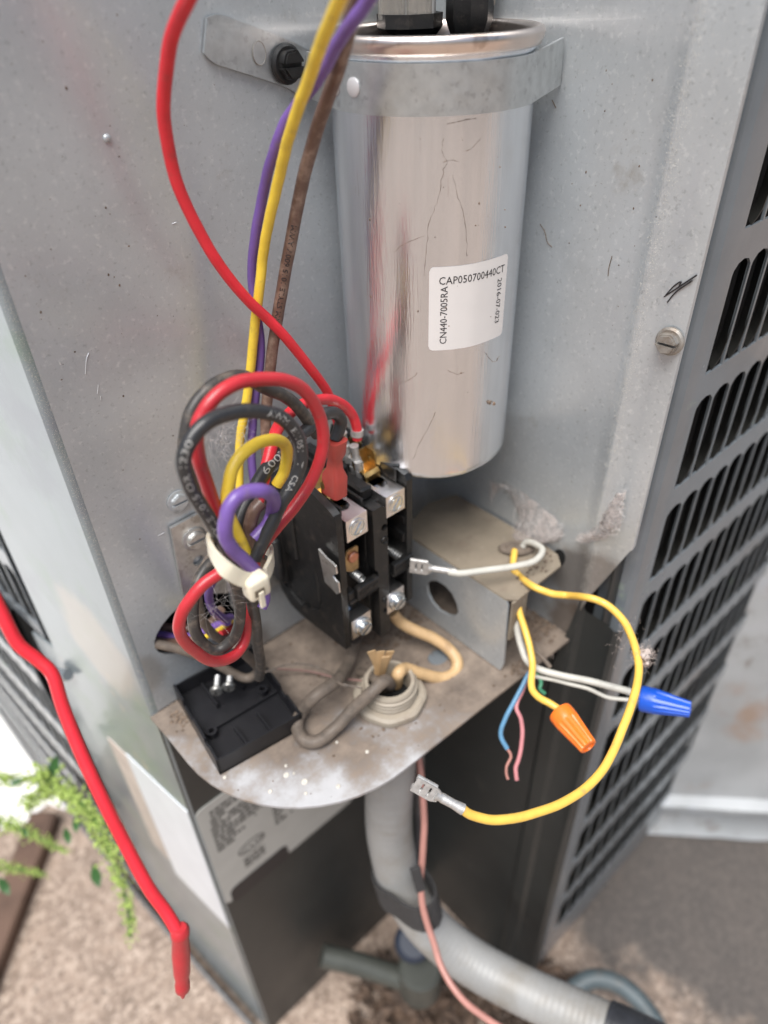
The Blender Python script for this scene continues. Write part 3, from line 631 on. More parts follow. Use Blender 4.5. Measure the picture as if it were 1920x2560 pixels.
def lug(x0, z0, z1, w, combo):
    x1 = x0+w; yF, yB = -50.2, -36.5
    m_ = MB()
    u_hole = [(x0+1.7, yB+.8)]+[(x0+w/2+(w/2-1.7)*math.cos(q), -41.2+(w/2-1.7)*math.sin(q)) for q in np.linspace(math.pi, 2*math.pi, 13)]+[(x1-1.7, yB+.8)]
    m_.plate([(x0, yB), (x0, yF), (x1, yF), (x1, yB)], [u_hole], XY(z0), 0, z1-z0)
    L_ = build('lug', m_, m_lug, con, smooth=30)
    cx, cz = (x0+x1)/2, (z0+z1)/2-.1
    m_ = MB()
    if not combo:
        m_.lathe([(3.9, -.1), (3.9, .35), (3.3, .35), (3.2, -.0), (2.9, .1), (.1, .1)], (cx, yF, cz), (0, -1, 0), 32)
        slot_head(m_, (cx, yF+.05, cz), 2.85, .45, .9)
    else:
        m_.lathe([(4.2, 0), (4.2, .9), (3.9, 1.3), (3.0, 1.5), (.1, 1.5)], (cx+.3, yF, cz-.4), (0, -1, 0), 28)
        slot_head(m_, (cx+.3, yF-1.4, cz-.4), 2.9, 1.6, .6)
    build('clamp_screw', m_, m_screw, L_, smooth=40)
    m_ = MB(); P = []
    prof = []
    for k in range(9): prof += [(2.4, k*.95), (2.85, k*.95+.45)]
    m_.lathe(prof, (cx, -46.8, (z0+z1)/2-.3 if not combo else z1-3.6), (0, 1, 0), 20); build('screw_thread', m_, m_screw, L_, smooth=20)
lug(-92.2, 83.9, 93.8, 10.1, False); lug(-73.0+.6, 84.6, 94.4, 9.6, False)
lug(-93.2, 32.0, 42.4, 10.2, True); lug(-73.6, 33.0, 44.0, 9.6, True)
m_brassd = mat('tarnished_brass', (.34, .22, .08), .42, .9, .2, 300, [((.10, .06, .03), 280, .45, .7, .7)], .1, 700)
def brass_step(x0, x1, z):
    P = [(-37.6, z-4), (-37.6, z+2.6), (-36.6, z+3.4), (-31.5, z+3.6), (-30.6, z+4.6), (-30, z+10)]
    m_ = MB(); m_.ribbon([( (x0+x1)/2, y, zz) for y, zz in P], V(1, 0, 0), x1-x0, .9); return build('brass_terminal', m_, m_brass, con)
brass_step(-91.6, -84, 93.8); brass_step(-71.6, -64.2, 94.4)
def qtab(px0, px1, val, w=.8):                       # upright quick-connect blades
    a = at(*px0, 0, val); b = at(*px1, 0, val); y0, y1 = sorted((a[1], b[1])); z1_ = max(a[2], b[2]); z0_ = 95.0
    m_ = MB(); m_.plate([(y0, z0_), (y1, z0_), (y1, z1_-1.4), (y1-1.2, z1_), (y0+1.2, z1_), (y0, z1_-1.4)], [circ((y0+y1)/2, z1_-4, .55, n=10)], YZ(val), 0, w); return build('quick_connect_tab', m_, m_brassd, con)
qtab((907, 1112), (937, 1150), -64.5); qtab((868, 1090), (893, 1120), -64.5); qtab((800, 1200), (810, 1215), -93)
m_brassf = mat('worn_brass_strip', (.50, .33, .15), .42, .5, .15, 300, [((.22, .12, .06), 280, .5, .7, .6)], .1, 700)
YS = -45.5; q = [at(x, y, 1, YS) for x, y in ((860, 1408), (867, 1382), (872, 1376), (892, 1364), (895, 1366), (896, 1420), (880, 1430), (864, 1428))]
mb = MB(); mb.plate([(p[0], p[2]) for p in q], [], XZ(YS), 0, .8); bc = build('contact_strip', mb, m_brassf, con)
mb = MB(); mb.lathe([(2.5, 0), (2.5, .8), (2.1, 1.2), (.1, 1.25)], at(881, 1391, 1, YS), (0, -1, 0), 20); build('contact_button', mb, m_copper, bc)
mb = MB(); mb.plate([(-73.0, 62), (-68, 64), (-68, 80), (-72.6, 78)], [], XZ(-40), 0, .8); build('contact_strip', mb, m_brass, con)
mb = MB(); mb.bx(-93.6, -89, -41, -40, 44.4, 47.6, .3); build('contact_strip', mb, m_brass, con)
def spring(c, L_, r, turns):
    c = np.asarray(c); P = []
    for k in range(turns*12+1):
        q = 2*math.pi*k/12; P.append(c+V(r*math.cos(q), -L_*k/(turns*12), r*math.sin(q)))
    m_ = MB(); m_.tube(P, .36, 6); return build('spring', m_, m_zinc, con)
s1 = at(890, 1437, 1, -45); spring((s1[0], -39.5, s1[2]), 9.0, 1.6, 8)
s2 = at(974, 1374, 1, -40); spring((s2[0], -38.5, s2[2]), 9.5, 1.75, 7)
pL0, pL1 = at(891, 1469, 1, -50.5), at(949, 1432, 1, -50.5)
mb = MB(); mb.bx(pL0[0], pL1[0]-1, -51.4, -48.6, 52.6, 59.2, .4); mb.bx(pL0[0]-3.2, pL0[0], -49.4, -36, 53.2, 57.4, .3); mb.bx(pL0[0]-3.2, pL1[0], -50, -44, 51.6, 53.0, .2)
pR0, pR1 = at(983, 1410, 1, -50.5), at(1031, 1380, 1, -50.5)
mb.bx(pR0[0], pR1[0], -51.4, -48.6, pR0[2]-6.8, pR0[2]-.4, .4); mb.bx(pR0[0], pR1[0], -50, -44, pR0[2]-8.0, pR0[2]-6.6, .2)
for (x0_, x1_, zc_) in ((pL0[0], pL1[0]-1, 55.9), (pR0[0], pR1[0], pR0[2]-3.6)):
    w_ = x1_-x0_
    for q_, ww in ((.10, .05), (.18, .05), (.26, .05), (.34, .05), (.45, .22), (.72, .03), (.8, .12)): mb.bx(x0_+w_*q_, x0_+w_*(q_+ww), -51.75, -51.3, zc_-.8+(.7 if ww > .06 else 0), zc_+1.2, .05)
    mb.bx(x0_+.3, x1_-.3, -51.7, -51.3, zc_-2.6, zc_-2.3)
build('contact_carrier', mb, m_bake, con)
mb = MB(); P = [at(425, 1320, 1, -1.4), at(493, 1283, 1, -1.4), at(560, 1330, 1, -1.4), at(640, 1420, 1, -1.4), at(600, 1480, 1, -1.4), at(456, 1484, 1, -1.4)]
mb.plate([(p[0], p[2]) for p in P], [circ(*(lambda p: (p[0], p[2]))(at(494, 1399, 1, -1.4)), 2.4, n=18)], XZ(-1.4), -.6, .8)
mb.bx(-120, -60, -3, -.3, 34, 88, .3)
mp_ = build('mounting_plate', mb, m_zinc, con)
hex_screw('plate_screw', at(486, 1346, 1, -2.0), (0, -1, 0), 4.0, 2.6, mp_, m_zinc, .4)

# ------------------------------------------------------------------ low voltage bracket
brk = thing('junction_bracket', (-20, -55, 0), 'dusty grey folded steel bracket with an oval hole and rubber bushing', 'bracket')
XB, ZB = -40.0, 44.5
hc = at(1107, 1495, 0, XB)
hp = [at(x, y, 0, XB) for x, y in ((1067, 1462), (1075, 1452), (1092, 1452), (1112, 1464), (1130, 1484), (1142, 1510), (1146, 1530), (1138, 1540), (1120, 1538), (1098, 1526), (1080, 1505), (1070, 1485))]
mb = MB(); mb.plate([(-24, .6), (-87, .6), (-88.4, 6), (-87.2, ZB-3), (-86, ZB-1), (-24, ZB-1), (-16, 30)], [[(p[1], p[2]) for p in hp]], YZ(XB), 0, 1.1); build('side_plate', mb, m_wall, brk)
topP = [(XB+.4, -86.2), (-37, -89.6), (-7, -89.2), (-2.2, -84), (-1.2, -78), (-1.2, -22), (-16, -17), (XB+.4, -24)]
gc = at(1290, 1376, 2, ZB); mb = MB()
mb.plate(topP, [circ(gc[0], gc[1], 6.2, 4.6, 20, -.75)], XY(ZB), -1.1, 0)
vs = [(XB, -86, ZB-1.2), (XB, -24, ZB-1.2), (XB+.2, -86, ZB-.3), (XB+.2, -24, ZB-.3), (XB+1, -86.2, ZB), (XB+1, -24, ZB)]; mb.add(vs, [(0, 2, 3, 1), (2, 4, 5, 3)])
m_brk = mat('dust_coated_bracket', (.215, .18, .135), .65, 0, .12, 60, [((.16, .12, .09), 90, .52, .74, .7), ((.40, .37, .32), 320, .6, .72, .4)], .3, 500)
build('top_plate', mb, m_brk, brk)
mb = MB(); mb.bx(XB+.5, -30, -89.6, -88.6, 22, ZB-.6); build('end_flange', mb, m_brk, brk)
mb = MB(); pr = [(7.4, .8), (8.0, 2.0), (7.2, 3.0), (5.2, 3.0), (4.2, 2.0), (4.2, -1.5), (5.6, -1.5)]
mb.lathe(pr, (gc[0], gc[1], ZB-.6), (0, 0, 1), 28, closed=True); mb.v = [(gc[0]+.78*(p[0]-gc[0])+.22*-(p[1]-gc[1]), gc[1]+.78*(p[1]-gc[1])+.22*-(p[0]-gc[0]), p[2]) for p in mb.v]
mb.lathe([(4.4, 0), (4.0, 2.2), (2, 2.9), (.1, 3.0)], (gc[0], gc[1], ZB-1), (0, 0, 1), 18)
build('rubber_bushing', mb, m_dustw, brk)

# ------------------------------------------------------------------ wires
def wire(name, pts, od, mt, label, cat='wire', n=12, seg=9, group=None, r=None):
    P = cat_rom(pts, seg); k_ = len(P)
    if k_ > 24:                                      # hand-bent unevenness: slow wander of the centre line, slight thickness change
        t_ = np.linspace(0, 1, k_)[:, None]; ph = rng.uniform(0, 6.28, (4, 3)); fade = np.minimum(1, np.minimum(t_, 1-t_)*8)
        wob = sum(np.sin(t_*(2*math.pi)*(k_/11)*f_+ph[i])*a_ for i, (f_, a_) in enumerate(((.35, .13), (.8, .055), (1.4, .022))))
        P = P+wob*fade
    mb = MB(); mb.tube(P, (od/2 if r is None else r)*(1+rng.normal(0, .005, k_)), n)
    o = build(name, mb, mt, smooth=60, label=label, cat=cat, group=group); return o, P
def Y(y, *pp): return [at(px, py, 1, y) for px, py in pp]
def D(*pp): return [dp(px, py, d) for px, py, d in pp]
def z3(y, *pp): return Y(y, *[(400+.4219*a, 850+.4219*b) for a, b in pp])     # measured on an enlargement
def z5(y, *pp): return Y(y, *[(350+.4219*a, 1250+.4219*b) for a, b in pp])
def lerp_y(ya, yb, pp, conv):
    n = len(pp); return [conv(ya+(yb-ya)*i/(n-1), p)[0] for i, p in enumerate(pp)]
def lettering(s, P, s0, size, rad, mt, parent, name='print', k=1.0):
    seg = np.linalg.norm(np.diff(P, axis=0), axis=1); cum = np.concatenate([[0], np.cumsum(seg)])
    tv, tf = text2d(s, size); vs = []
    for a, b in tv:
        d = s0+a*k; p = V(*[np.interp(d, cum, P[:, k]) for k in range(3)]); p2 = V(*[np.interp(d+.3, cum, P[:, k]) for k in range(3)]); p1_ = V(*[np.interp(d-.3, cum, P[:, k]) for k in range(3)])
        T = unit(p2-p1_); Nn = CAM-p; Nn = unit(Nn-Nn.dot(T)*T); U = np.cross(Nn, T); an = (b-size*.36)/rad
        vs.append(p+(rad+.06)*(math.cos(an)*Nn+math.sin(an)*U))
    m_ = MB(); m_.add(vs, tf); return build(name, m_, mt, parent, smooth=0, recalc=False)
def receptacle(p, d, side, nrm, parent, L_=8.0, w=6.4, neck=5.0, back=False, mt=m_tin):
    """female spade terminal: p = mouth centre, d = direction towards the wire"""
    d = unit(d); side = unit(side-np.dot(side, d)*d); nn = np.cross(d, side)
    if np.dot(nn, nrm) < 0: side = -side; nn = np.cross(d, side)
    R_ = np.stack([d, side, nn], 1); m_ = MB(); p = np.asarray(p)
    if back:
        h1 = [(2.2, -w*.34), (2.9, -w*.34), (2.9, w*.34), (2.2, w*.34)]; h2 = [(a+2.5, b) for a, b in h1]
        ol = [(0, -w/2), (L_-1, -w/2), (L_+.8, -1.7), (L_+.8, 1.7), (L_-1, w/2), (0, w/2)]
        m_.plate(ol, [h1, h2], lambda a, b, c: p+R_ @ V(a, b, c), .4, .9)
        for s_ in (-1, 1): m_.tube([p+R_ @ V(0, s_*(w/2-.8), -.5), p+R_ @ V(L_-1, s_*(w/2-.8), -.5)], .95, 10)
    else:
        m_.box(p+R_ @ V(L_/2, 0, -.6), (L_, w, .5), R_)
        for s_ in (-1, 1):
            q = [p+R_ @ V(t, s_*(w/2-1.4), .6) for t in (0, L_*.48, L_*.5, L_*.52, L_)]; m_.tube(q, [1.5, 1.5, 1.2, 1.5, 1.5], 12)
    k = [p+R_ @ V(L_-.4, 0, 0), p+R_ @ V(L_+1.2, 0, 0), p+R_ @ V(L_+2, 0, 0), p+R_ @ V(L_+neck*.6, 0, 0), p+R_ @ V(L_+neck, 0, 0)]
    m_.tube(k, [2.0, 1.35, 1.5, 1.4, 1.75], 12)
    return build('spade_terminal', m_, mt, parent, smooth=40), p+R_ @ V(L_+neck, 0, 0)

def letter_between(s, P, a, b, size, rad, mt, parent):
    q = np.array([CAM_px(p) for p in P]); ia = int(np.argmin(np.hypot(*(q-V(*a)).T))); ib = int(np.argmin(np.hypot(*(q-V(*b)).T)))
    Q = P[ia:ib+1] if ib > ia else P[ib:ia+1][::-1]
    L_ = np.linalg.norm(np.diff(Q, axis=0), axis=1).sum(); tv, _ = text2d(s, size); mx = max(p[0] for p in tv); k = (L_-.4)/mx
    return lettering(s, Q, .2, size, rad, mt, parent, k=k)
def CAM_px(p):
    v = MW.T @ (np.asarray(p)-CAM); return (CX+F*v[0]/v[2], CY+F*v[1]/v[2])
# long wires from above
red_main, Pm = wire('red_wire', D((500, -60, 150), (470, 0, 156), (430, 90, 166), (413, 190, 175), (412, 300, 184), (440, 450, 196), (490, 565, 205), (545, 655, 213), (612, 742, 222), (665, 795, 230), (720, 850, 238), (770, 912, 248), (805, 960, 258), (826, 1000, 266), (842, 1050, 274), (856, 1090, 279)), 3.5, m_red, 'long bright red wire sweeping down the left wall from above the frame')
receptacle(at(868, 1148, 1, -24), V(-.1, 0, 1), V(0, 1, 0), V(-1, -1, 0), red_main, 8, 6)
yel_main, Pmy = wire('yellow_wire', D((880, -60, 140), (849, 0, 147), (822, 63, 155), (798, 126, 163), (777, 186, 171), (754, 245, 178), (735, 304, 185), (716, 367, 192), (700, 430, 199), (685, 498, 206), (670, 570, 213), (657, 640, 220), (648, 720, 226), (638, 810, 233), (630, 892, 240), (617, 989, 248), (607, 1052, 253), (600, 1111, 258), (598, 1200, 264), (604, 1280, 268)), 3.2, m_yel, 'long yellow wire running down from the top in front of the purple one')
pur_main, _p = wire('purple_wire', D((960, -55, 150), (921, 0, 156), (891, 42, 160), (860, 84, 165), (834, 126, 170), (812, 169, 175), (788, 208, 180), (752, 252, 186), (716, 300, 192), (692, 360, 197), (668, 440, 205), (650, 520, 213), (637, 600, 220), (632, 690, 228), (642, 790, 235), (650, 880, 242), (640, 985, 251), (632, 1060, 258), (628, 1140, 264), (636, 1220, 270)), 3.2, m_pur, 'long purple wire running down behind the yellow one')
bro_main, Pb = wire('brown_wire', D((910, -70, 156), (884, 20, 163), (858, 130, 174), (822, 236, 187), (788, 337, 197), (754, 470, 208), (724, 620, 220), (702, 740, 230), (684, 860, 240), (672, 960, 248), (664, 1060, 256), (668, 1160, 262)), 3.9, m_bro, 'long dusty brown wire running down beside the capacitor')
letter_between('AWM STYLE 1015 600V AWM', Pb, (690, 820), (735, 560), 2.4, 1.95, m_ink, bro_main)

# tied bundle in front of the contactor
LA = [(300, 1330), (352, 1060), (285, 880), (225, 690), (222, 540), (262, 420), (355, 312), (490, 245), (640, 228), (775, 252), (880, 330), (945, 440), (968, 560), (948, 700), (890, 850), (800, 985), (690, 1110), (610, 1215), (560, 1330)]
wr_a, Pa = wire('red_wire', z3(-66, *LA[1:]), 3.75, m_redold, 'dull red wire looped in the tied bundle, its big loop outermost')
LB = [(560, 1500), (450, 1330), (335, 1130), (252, 1000), (172, 850), (142, 720), (172, 600), (265, 498), (400, 440), (530, 420), (660, 435), (765, 495), (822, 590), (832, 690), (806, 810), (745, 930), (690, 1030), (640, 1130), (560, 1300)]
wb_b, Pbk = wire('black_wire', z3(-72, *LB), 3.9, m_blk, 'grey black printed wire looped at the front of the tied bundle')
letter_between('STYLE 1015 OR 1230', Pbk, (548, 1345), (478, 1100), 2.4, 1.95, m_pink, wb_b)
letter_between('AWM   E11051   T   CSA', Pbk, (655, 1042), (715, 1225), 2.4, 1.95, m_pink, wb_b)
LC = [(380, 1160), (270, 940), (190, 780), (148, 640), (185, 440), (265, 310), (380, 238), (500, 222), (620, 280), (740, 335), (830, 415), (885, 490), (930, 560)]
wire('black_wire', lerp_y(-58, -48, LC, z3), 3.9, m_blkd, 'dusty black wire arched behind the big red loop')
wire('yellow_wire', lerp_y(-70, -60, [(520, 1290), (470, 1170), (410, 1030), (400, 890), (432, 750), (520, 648), (630, 598), (715, 600), (752, 665), (742, 770), (690, 860)], z3), 3.5, m_yel, 'yellow wire bent into a small loop inside the tied bundle')
wire('purple_wire', [z3(-80, p)[0] for p in [(600, 1420), (520, 1330), (430, 1240), (388, 1140), (392, 1040), (445, 945), (530, 895), (620, 893)]]+z3(-76, (668, 940))+z3(-70, (670, 1020), (630, 1100), (560, 1180)), 3.9, m_pur, 'purple wire curled tightly at the front of the tied bundle')
wire('brown_wire', z3(-66, (600, 960), (552, 1020), (530, 1110), (548, 1220), (590, 1310), (605, 1400)), 4.0, m_bro, 'short brown wire section held inside the purple curl')
o_, P6 = wire('black_wire', lerp_y(-64, -46, [(430, 1200), (500, 1000), (590, 830), (690, 700), (790, 600), (880, 520), (960, 445)], z3)+[at(838, 1032, 1, -43), at(852, 1052, 1, -42), at(846, 1078, 1, -42), at(838, 1100, 1, -42)], 4.4, m_blk, 'shiny black wire crossing behind the small loops to a red connector')
letter_between('600V', P6, (655, 1195), (712, 1130), 3.2, 2.2, m_pink, o_)
# red insulated flag on the upper left lug
mb = MB(); c0 = at(836, 1232, 1, -42); topc = at(838, 1096, 1, -42); ax = unit(topc-c0); Lr = np.linalg.norm(topc-c0)
def loft(secs):
    m_ = MB(); n = 16; vs = []
    for h, a, b in secs:
        for x, y in rrect(-a, -b, a, b, min(a, b)*.55, 4): vs.append(c0+ax*h+V(.0, -1, 0)*x*1.0+V(1, 0, 0)*y)
    k = len(secs); f_ = [(i*n+j, i*n+(j+1) % n, (i+1)*n+(j+1) % n, (i+1)*n+j) for i in range(k-1) for j in range(n)]+[tuple(reversed(range(n))), tuple(range((k-1)*n, k*n))]
    return m_.add(vs, f_)
build('insulated_terminal', loft([(0, 4.6, 3.1), (Lr*.34, 4.6, 3.1), (Lr*.46, 2.9, 2.3), (Lr*.64, 2.4, 2.0), (Lr*.74, 3.4, 3.0), (Lr*.98, 3.8, 3.5)]), m_redboot, o_, smooth=50, label='translucent red insulated connector')
red_arc, _p = wire('red_wire', lerp_y(-62, -36, [(560, 1010), (610, 850), (660, 640), (705, 510), (770, 432), (850, 380), (930, 358)], z3)+[at(822, 998, 1, -33), at(855, 1010, 1, -31), at(880, 1036, 1, -30), at(892, 1070, 1, -30), at(893, 1098, 1, -30)], 3.8, m_red, 'red wire arching from the bundle to a tinned connector by the capacitor')
_, tt = receptacle(at(897, 1186, 1, -31), V(-.12, -.02, 1), V(.15, 1, 0), V(-1, -.4, 0), red_arc, 8.2, 7.0, 6.2)
mb = MB(); a_, b_ = at(893, 1088, 1, -30), at(893, 1074, 1, -30); mb.tube([a_, b_], 2.5, 18); build('crimp_collar', mb, m_tin, red_arc)
# wires below the tie
LR = [(640, 560), (630, 700), (622, 820), (580, 905), (500, 950), (410, 945), (320, 895), (255, 825), (232, 740), (262, 640), (360, 520), (470, 432), (530, 380)]
wire('red_wire', lerp_y(-50, -66, LR, z5), 3.75, m_redold, 'dull red wire hanging as the lowest loop under the cable tie')
wire('black_wire', lerp_y(-62, -40, [(420, 240), (500, 360), (560, 470), (590, 600), (592, 720), (560, 810), (480, 880), (400, 870), (330, 780), (310, 650), (330, 520), (390, 410), (470, 330)], z5), 3.9, m_blkd, 'dusty black wire doubled in a loop inside the lowest red loop')
wire('black_wire', lerp_y(-64, -36, [(560, 330), (630, 470), (665, 610), (690, 760), (700, 880), (715, 980), (706, 1050)], z5), 4.0, m_blkd, 'dusty black wire dropping straight from the tie to the cover')
wire('black_wire', lerp_y(-40, -12, [(430, 330), (370, 430), (340, 560), (360, 690), (430, 790), (520, 840), (545, 800)], z5), 3.6, m_dustw, 'grimy grey wire curving behind the doubled black loop')
wire('brown_wire', lerp_y(2, -30, [(80, 850), (180, 872), (290, 900), (400, 945), (500, 1000), (590, 1045), (660, 1050), (700, 1000), (640, 930), (560, 850)], z5), 4.0, m_dustw, 'dusty brown wire sagging out of the wall hole onto the cover')
wire('purple_wire', lerp_y(-30, -8, [(470, 420), (420, 500), (408, 580), (440, 660), (500, 700), (540, 700)], z5), 3.4, m_pur, 'purple wire bent behind the lowest loops near the wall')
wire('purple_wire', lerp_y(-58, -60, [(690, 420), (735, 500), (745, 580), (722, 640)], z5), 3.4, m_pur, 'purple wire end pointing down right of the cable tie')
wire('purple_wire', lerp_y(14, -12, [(60, 800), (140, 806), (230, 812), (330, 800), (450, 750), (520, 720)], z5), 3.6, m_pur, 'purple wire lying in the wall hole')
wire('brown_wire', lerp_y(12, -8, [(60, 826), (170, 838), (260, 838), (380, 820)], z5), 3.4, m_bro, 'brown wire lying under the purple one in the wall hole')
wire('brown_wire', lerp_y(16, -4, [(90, 740), (170, 755), (260, 760), (400, 740), (480, 650)], z5), 3.6, m_bro, 'brown wire at the top of the wall hole')
wire('yellow_wire', lerp_y(-14, -10, [(360, 832), (400, 808), (460, 775), (500, 745), (545, 712)], z5), 2.2, m_yel, 'thin yellow wire glimpsed inside the lowest loops')
wire('red_wire', lerp_y(-14, -8, [(470, 800), (515, 775), (560, 745)], z5), 3.4, m_redold, 'red wire end glimpsed deep inside the lowest loops')
# field wires to the conduit
wire('black_field_wire', Y(-40, (886, 1600), (880, 1640))+Y(-44, (862, 1675))+Y(-50, (838, 1705))+[at(790, 1740, 2, 16), at(756, 1778, 2, 7), at(742, 1818, 2, 3.4), at(762, 1850, 2, 3.2), at(798, 1852, 2, 3.4), at(836, 1822, 2, 5), at(884, 1772, 2, 11), at(930, 1730, 2, 18), at(962, 1702, 2, 19), at(975, 1712, 2, 10)], 5.4, m_dustw, 'thick dusty black supply wire looped on the shelf into the conduit', n=16)
wire('tan_field_wire', Y(-44, (980, 1530))+[at(1002, 1556, 0, -62), at(1040, 1578, 0, -58), at(1084, 1596, 0, -53), at(1118, 1618, 0, -50), at(1140, 1648, 0, -50), at(1140, 1676, 0, -53), at(1122, 1692, 0, -58), at(1092, 1694, 0, -63), at(1050, 1684, 0, -70), at(1014, 1672, 0, -76)]+[at(996, 1684, 2, 14), at(990, 1710, 2, 4)], 5.4, m_tan, 'thick aged tan supply wire bent in a hairpin beside the conduit', n=16)
wire('grey_field_wire', [at(900, 1680, 2, 3), at(925, 1690, 2, 8), at(945, 1705, 2, 12), at(958, 1722, 2, 4)], 4.2, m_dustw, 'short dusty grey wire bending into the conduit from the left')
mb = MB(); b0 = at(948, 1700, 2, 8)
for k in range(5):
    a = at(928+k*12, 1628+(k % 2)*14-(k == 1)*12, 2, 28+random.uniform(-2, 2)); mid = (a+b0)/2+V(random.uniform(-1, 1), random.uniform(-1, 1), 0)
    mb.ribbon(cat_rom([b0+V(k*.5-1, 0, 0), mid, a], 5), V(.8, -.5, .2), np.linspace(2.4, 3.4, 11), .4)
build('paper_filler', mb, m_tan, label='torn tan paper filler standing out of the conduit opening', cat='paper filler')
# low voltage wires
g3 = V(gc[0], gc[1], ZB)
white_w, _p = wire('white_wire', [g3+V(2, -1, -1), g3+V(4, -2.5, 4)]+[at(1352, 1370, 2, 52), at(1352, 1388, 2, 53), at(1330, 1404, 2, 53), at(1290, 1416, 2, 53.5), at(1230, 1425, 2, 54), at(1155, 1432, 2, 54.5), at(1120, 1430, 2, 55)], 2.9, m_gry, 'off white wire with bare spade connector beside the contactor')
receptacle(at(1025, 1413, 2, 56), at(1155, 1432, 2, 54.5)-at(1025, 1413, 2, 56), V(0, 0, 1), unit(CAM-at(1025, 1413, 2, 56)), white_w, 8.2, 6.6, 10.8, True)
yl, _p = wire('yellow_wire', [g3+V(-3.5, -.5, -2), g3+V(-4, -2, 3)]+[at(1283, 1418, 2, 46), at(1300, 1440, 2, 44), at(1332, 1466, 2, 47.5), at(1378, 1484, 2, 46.5), at(1420, 1488, 2, 45.5)]+D((1470, 1494, 283), (1515, 1512, 280), (1562, 1556, 274), (1588, 1615, 266), (1596, 1670, 260), (1585, 1740, 252), (1562, 1810, 246), (1530, 1885, 240), (1480, 1955, 233), (1410, 2005, 226), (1320, 2038, 221), (1235, 2050, 217), (1180, 2038, 215), (1155, 2022, 214)), 2.95, m_yelo, 'orange yellow wire swinging out right in a wide loop ending in bare connector')
pe = dp(1155, 2022, 214); pm = dp(1036, 1956, 214)
receptacle(pm, pe-pm, V(.5, -.5, .2), unit(CAM-pm), yl, 7.6, 5.2, 9.0, True)
wire('yellow_wire', D((1292, 1500, 302), (1300, 1535, 302), (1318, 1590, 300), (1330, 1655, 296), (1328, 1712, 290), (1342, 1738, 286), (1378, 1760, 282), (1400, 1775, 281)), 2.9, m_yelo, 'short yellow wire dropping under the bracket into the orange wire nut')
wire('grey_wire', D((1285, 1495, 306), (1290, 1550, 306), (1302, 1610, 306), (1330, 1664, 302), (1400, 1688, 300), (1480, 1704, 298), (1570, 1728, 296), (1606, 1744, 296)), 3.0, m_gry, 'thicker grey wire running right into the blue wire nut')
wire('white_wire', D((1330, 1690, 302), (1370, 1696, 302), (1412, 1708, 301), (1470, 1722, 300), (1520, 1742, 299), (1570, 1750, 297), (1610, 1750, 297)), 1.7, m_gry, 'thin white wire running below the grey one into the blue wire nut')
wire('blue_wire', D((1330, 1672, 305), (1318, 1692, 305), (1300, 1728, 304), (1264, 1792, 303), (1252, 1836, 303), (1268, 1872, 303)), 2.0, m_blu, 'thin blue wire dangling below the shelf edge')
wire('copper_strand', D((1266, 1868, 303), (1277, 1892, 303), (1265, 1918, 303), (1270, 1948, 303)), 1.2, m_pnk, 'bare copper end hanging below the thin blue wire', 'wire')
wire('pink_wire', D((1322, 1680, 306), (1306, 1725, 305), (1290, 1765, 304), (1304, 1800, 303), (1305, 1850, 303), (1296, 1895, 303), (1290, 1922, 303), (1292, 1950, 303)), 1.8, mat('faded_pink_insulation', (.50, .20, .21), .5, 0, .1, 200), 'thin faded pink wire dangling beside the blue one')
wire('green_wire', D((1338, 1680, 303), (1352, 1702, 302), (1350, 1722, 302), (1362, 1734, 302)), 1.7, m_grn, 'tiny green wire stub beside the orange wire nut')
wire('brown_wire', D((1330, 1620, 310), (1352, 1640, 310), (1376, 1668, 309)), 2.0, m_dustw, 'dusty thin brown wire folded at the shelf corner')
def nut(name, a, b, r0, r1, mt, lab, end_mt, cuff):
    ax = unit(b-a); L_ = np.linalg.norm(b-a); n = 48
    lob = lambda i, q: 1 if i < 4 or i > 9 else (1.0 if (q*12/(2*math.pi)) % 1 < .52 else .90)
    prof = [(r0*.78, 0), (r0*.96, .4), (r0, 1.2), (r0*.99, L_*.28), (r0*.96, L_*.33), (r0+(r1-r0)*.5, L_*.6), (r0+(r1-r0)*.8, L_*.82), (r1*1.03, L_*.96), (r1*.98, L_-.2), (r1*.80, L_), (r1*.66, L_), (r1*.62, L_-.5), (.1, L_-.5)]
    m_ = MB(); m_.lathe(prof, a, ax, n, lobes=lob); return build(name, m_, mt, smooth=30, label=lab, cat='wire nut')
no = nut('wire_nut', dp(1398, 1778, 280), dp(1472, 1868, 268), 5.0, 3.5, m_ora, 'orange wire nut with ribbed sides hanging below the shelf', m_orae, 1)
nb = nut('wire_nut', dp(1600, 1745, 297), dp(1727, 1774, 288), 5.3, 3.2, m_blue, 'blue tapered wire nut in front of the black louvres', m_blue, 1)
# cable tie
tie = thing('cable_tie', at(640, 1455, 1, -68), 'ivory nylon cable tie cinched round the wire bundle', 'cable tie')
mb = MB(); P = [at(x, y, 1, yy) for x, y, yy in ((640, 1452, -82), (602, 1446, -83), (562, 1420, -82), (532, 1384, -76), (524, 1352, -66), (560, 1342, -54), (620, 1350, -50), (668, 1372, -58), (680, 1385, -68), (676, 1412, -76), (664, 1438, -80))]
Pc = cat_rom(P, 6); mb.ribbon(Pc, [V(.25, .3, 1)]*len(Pc), 4.2, 1.1); build('strap_loop', mb, m_tie, tie, smooth=50)
hc_ = at(640, 1463, 1, -83.5); Rt = frame(unit(at(668, 1447, 1, -83.5)-hc_), (0, 0, 1))
mb = MB(); mb.box(hc_, (6.6, 5.0, 6.8), Rt, 1.1, 3); build('lock_head', mb, m_tie, tie, smooth=40)
mb = MB(); mb.box(hc_+Rt @ V(-.6, -2.55, -.5), (3.0, .3, 2.2), Rt); build('lock_slot', mb, mat('shadowed_slot_nylon', (.16, .13, .09), .7), tie)
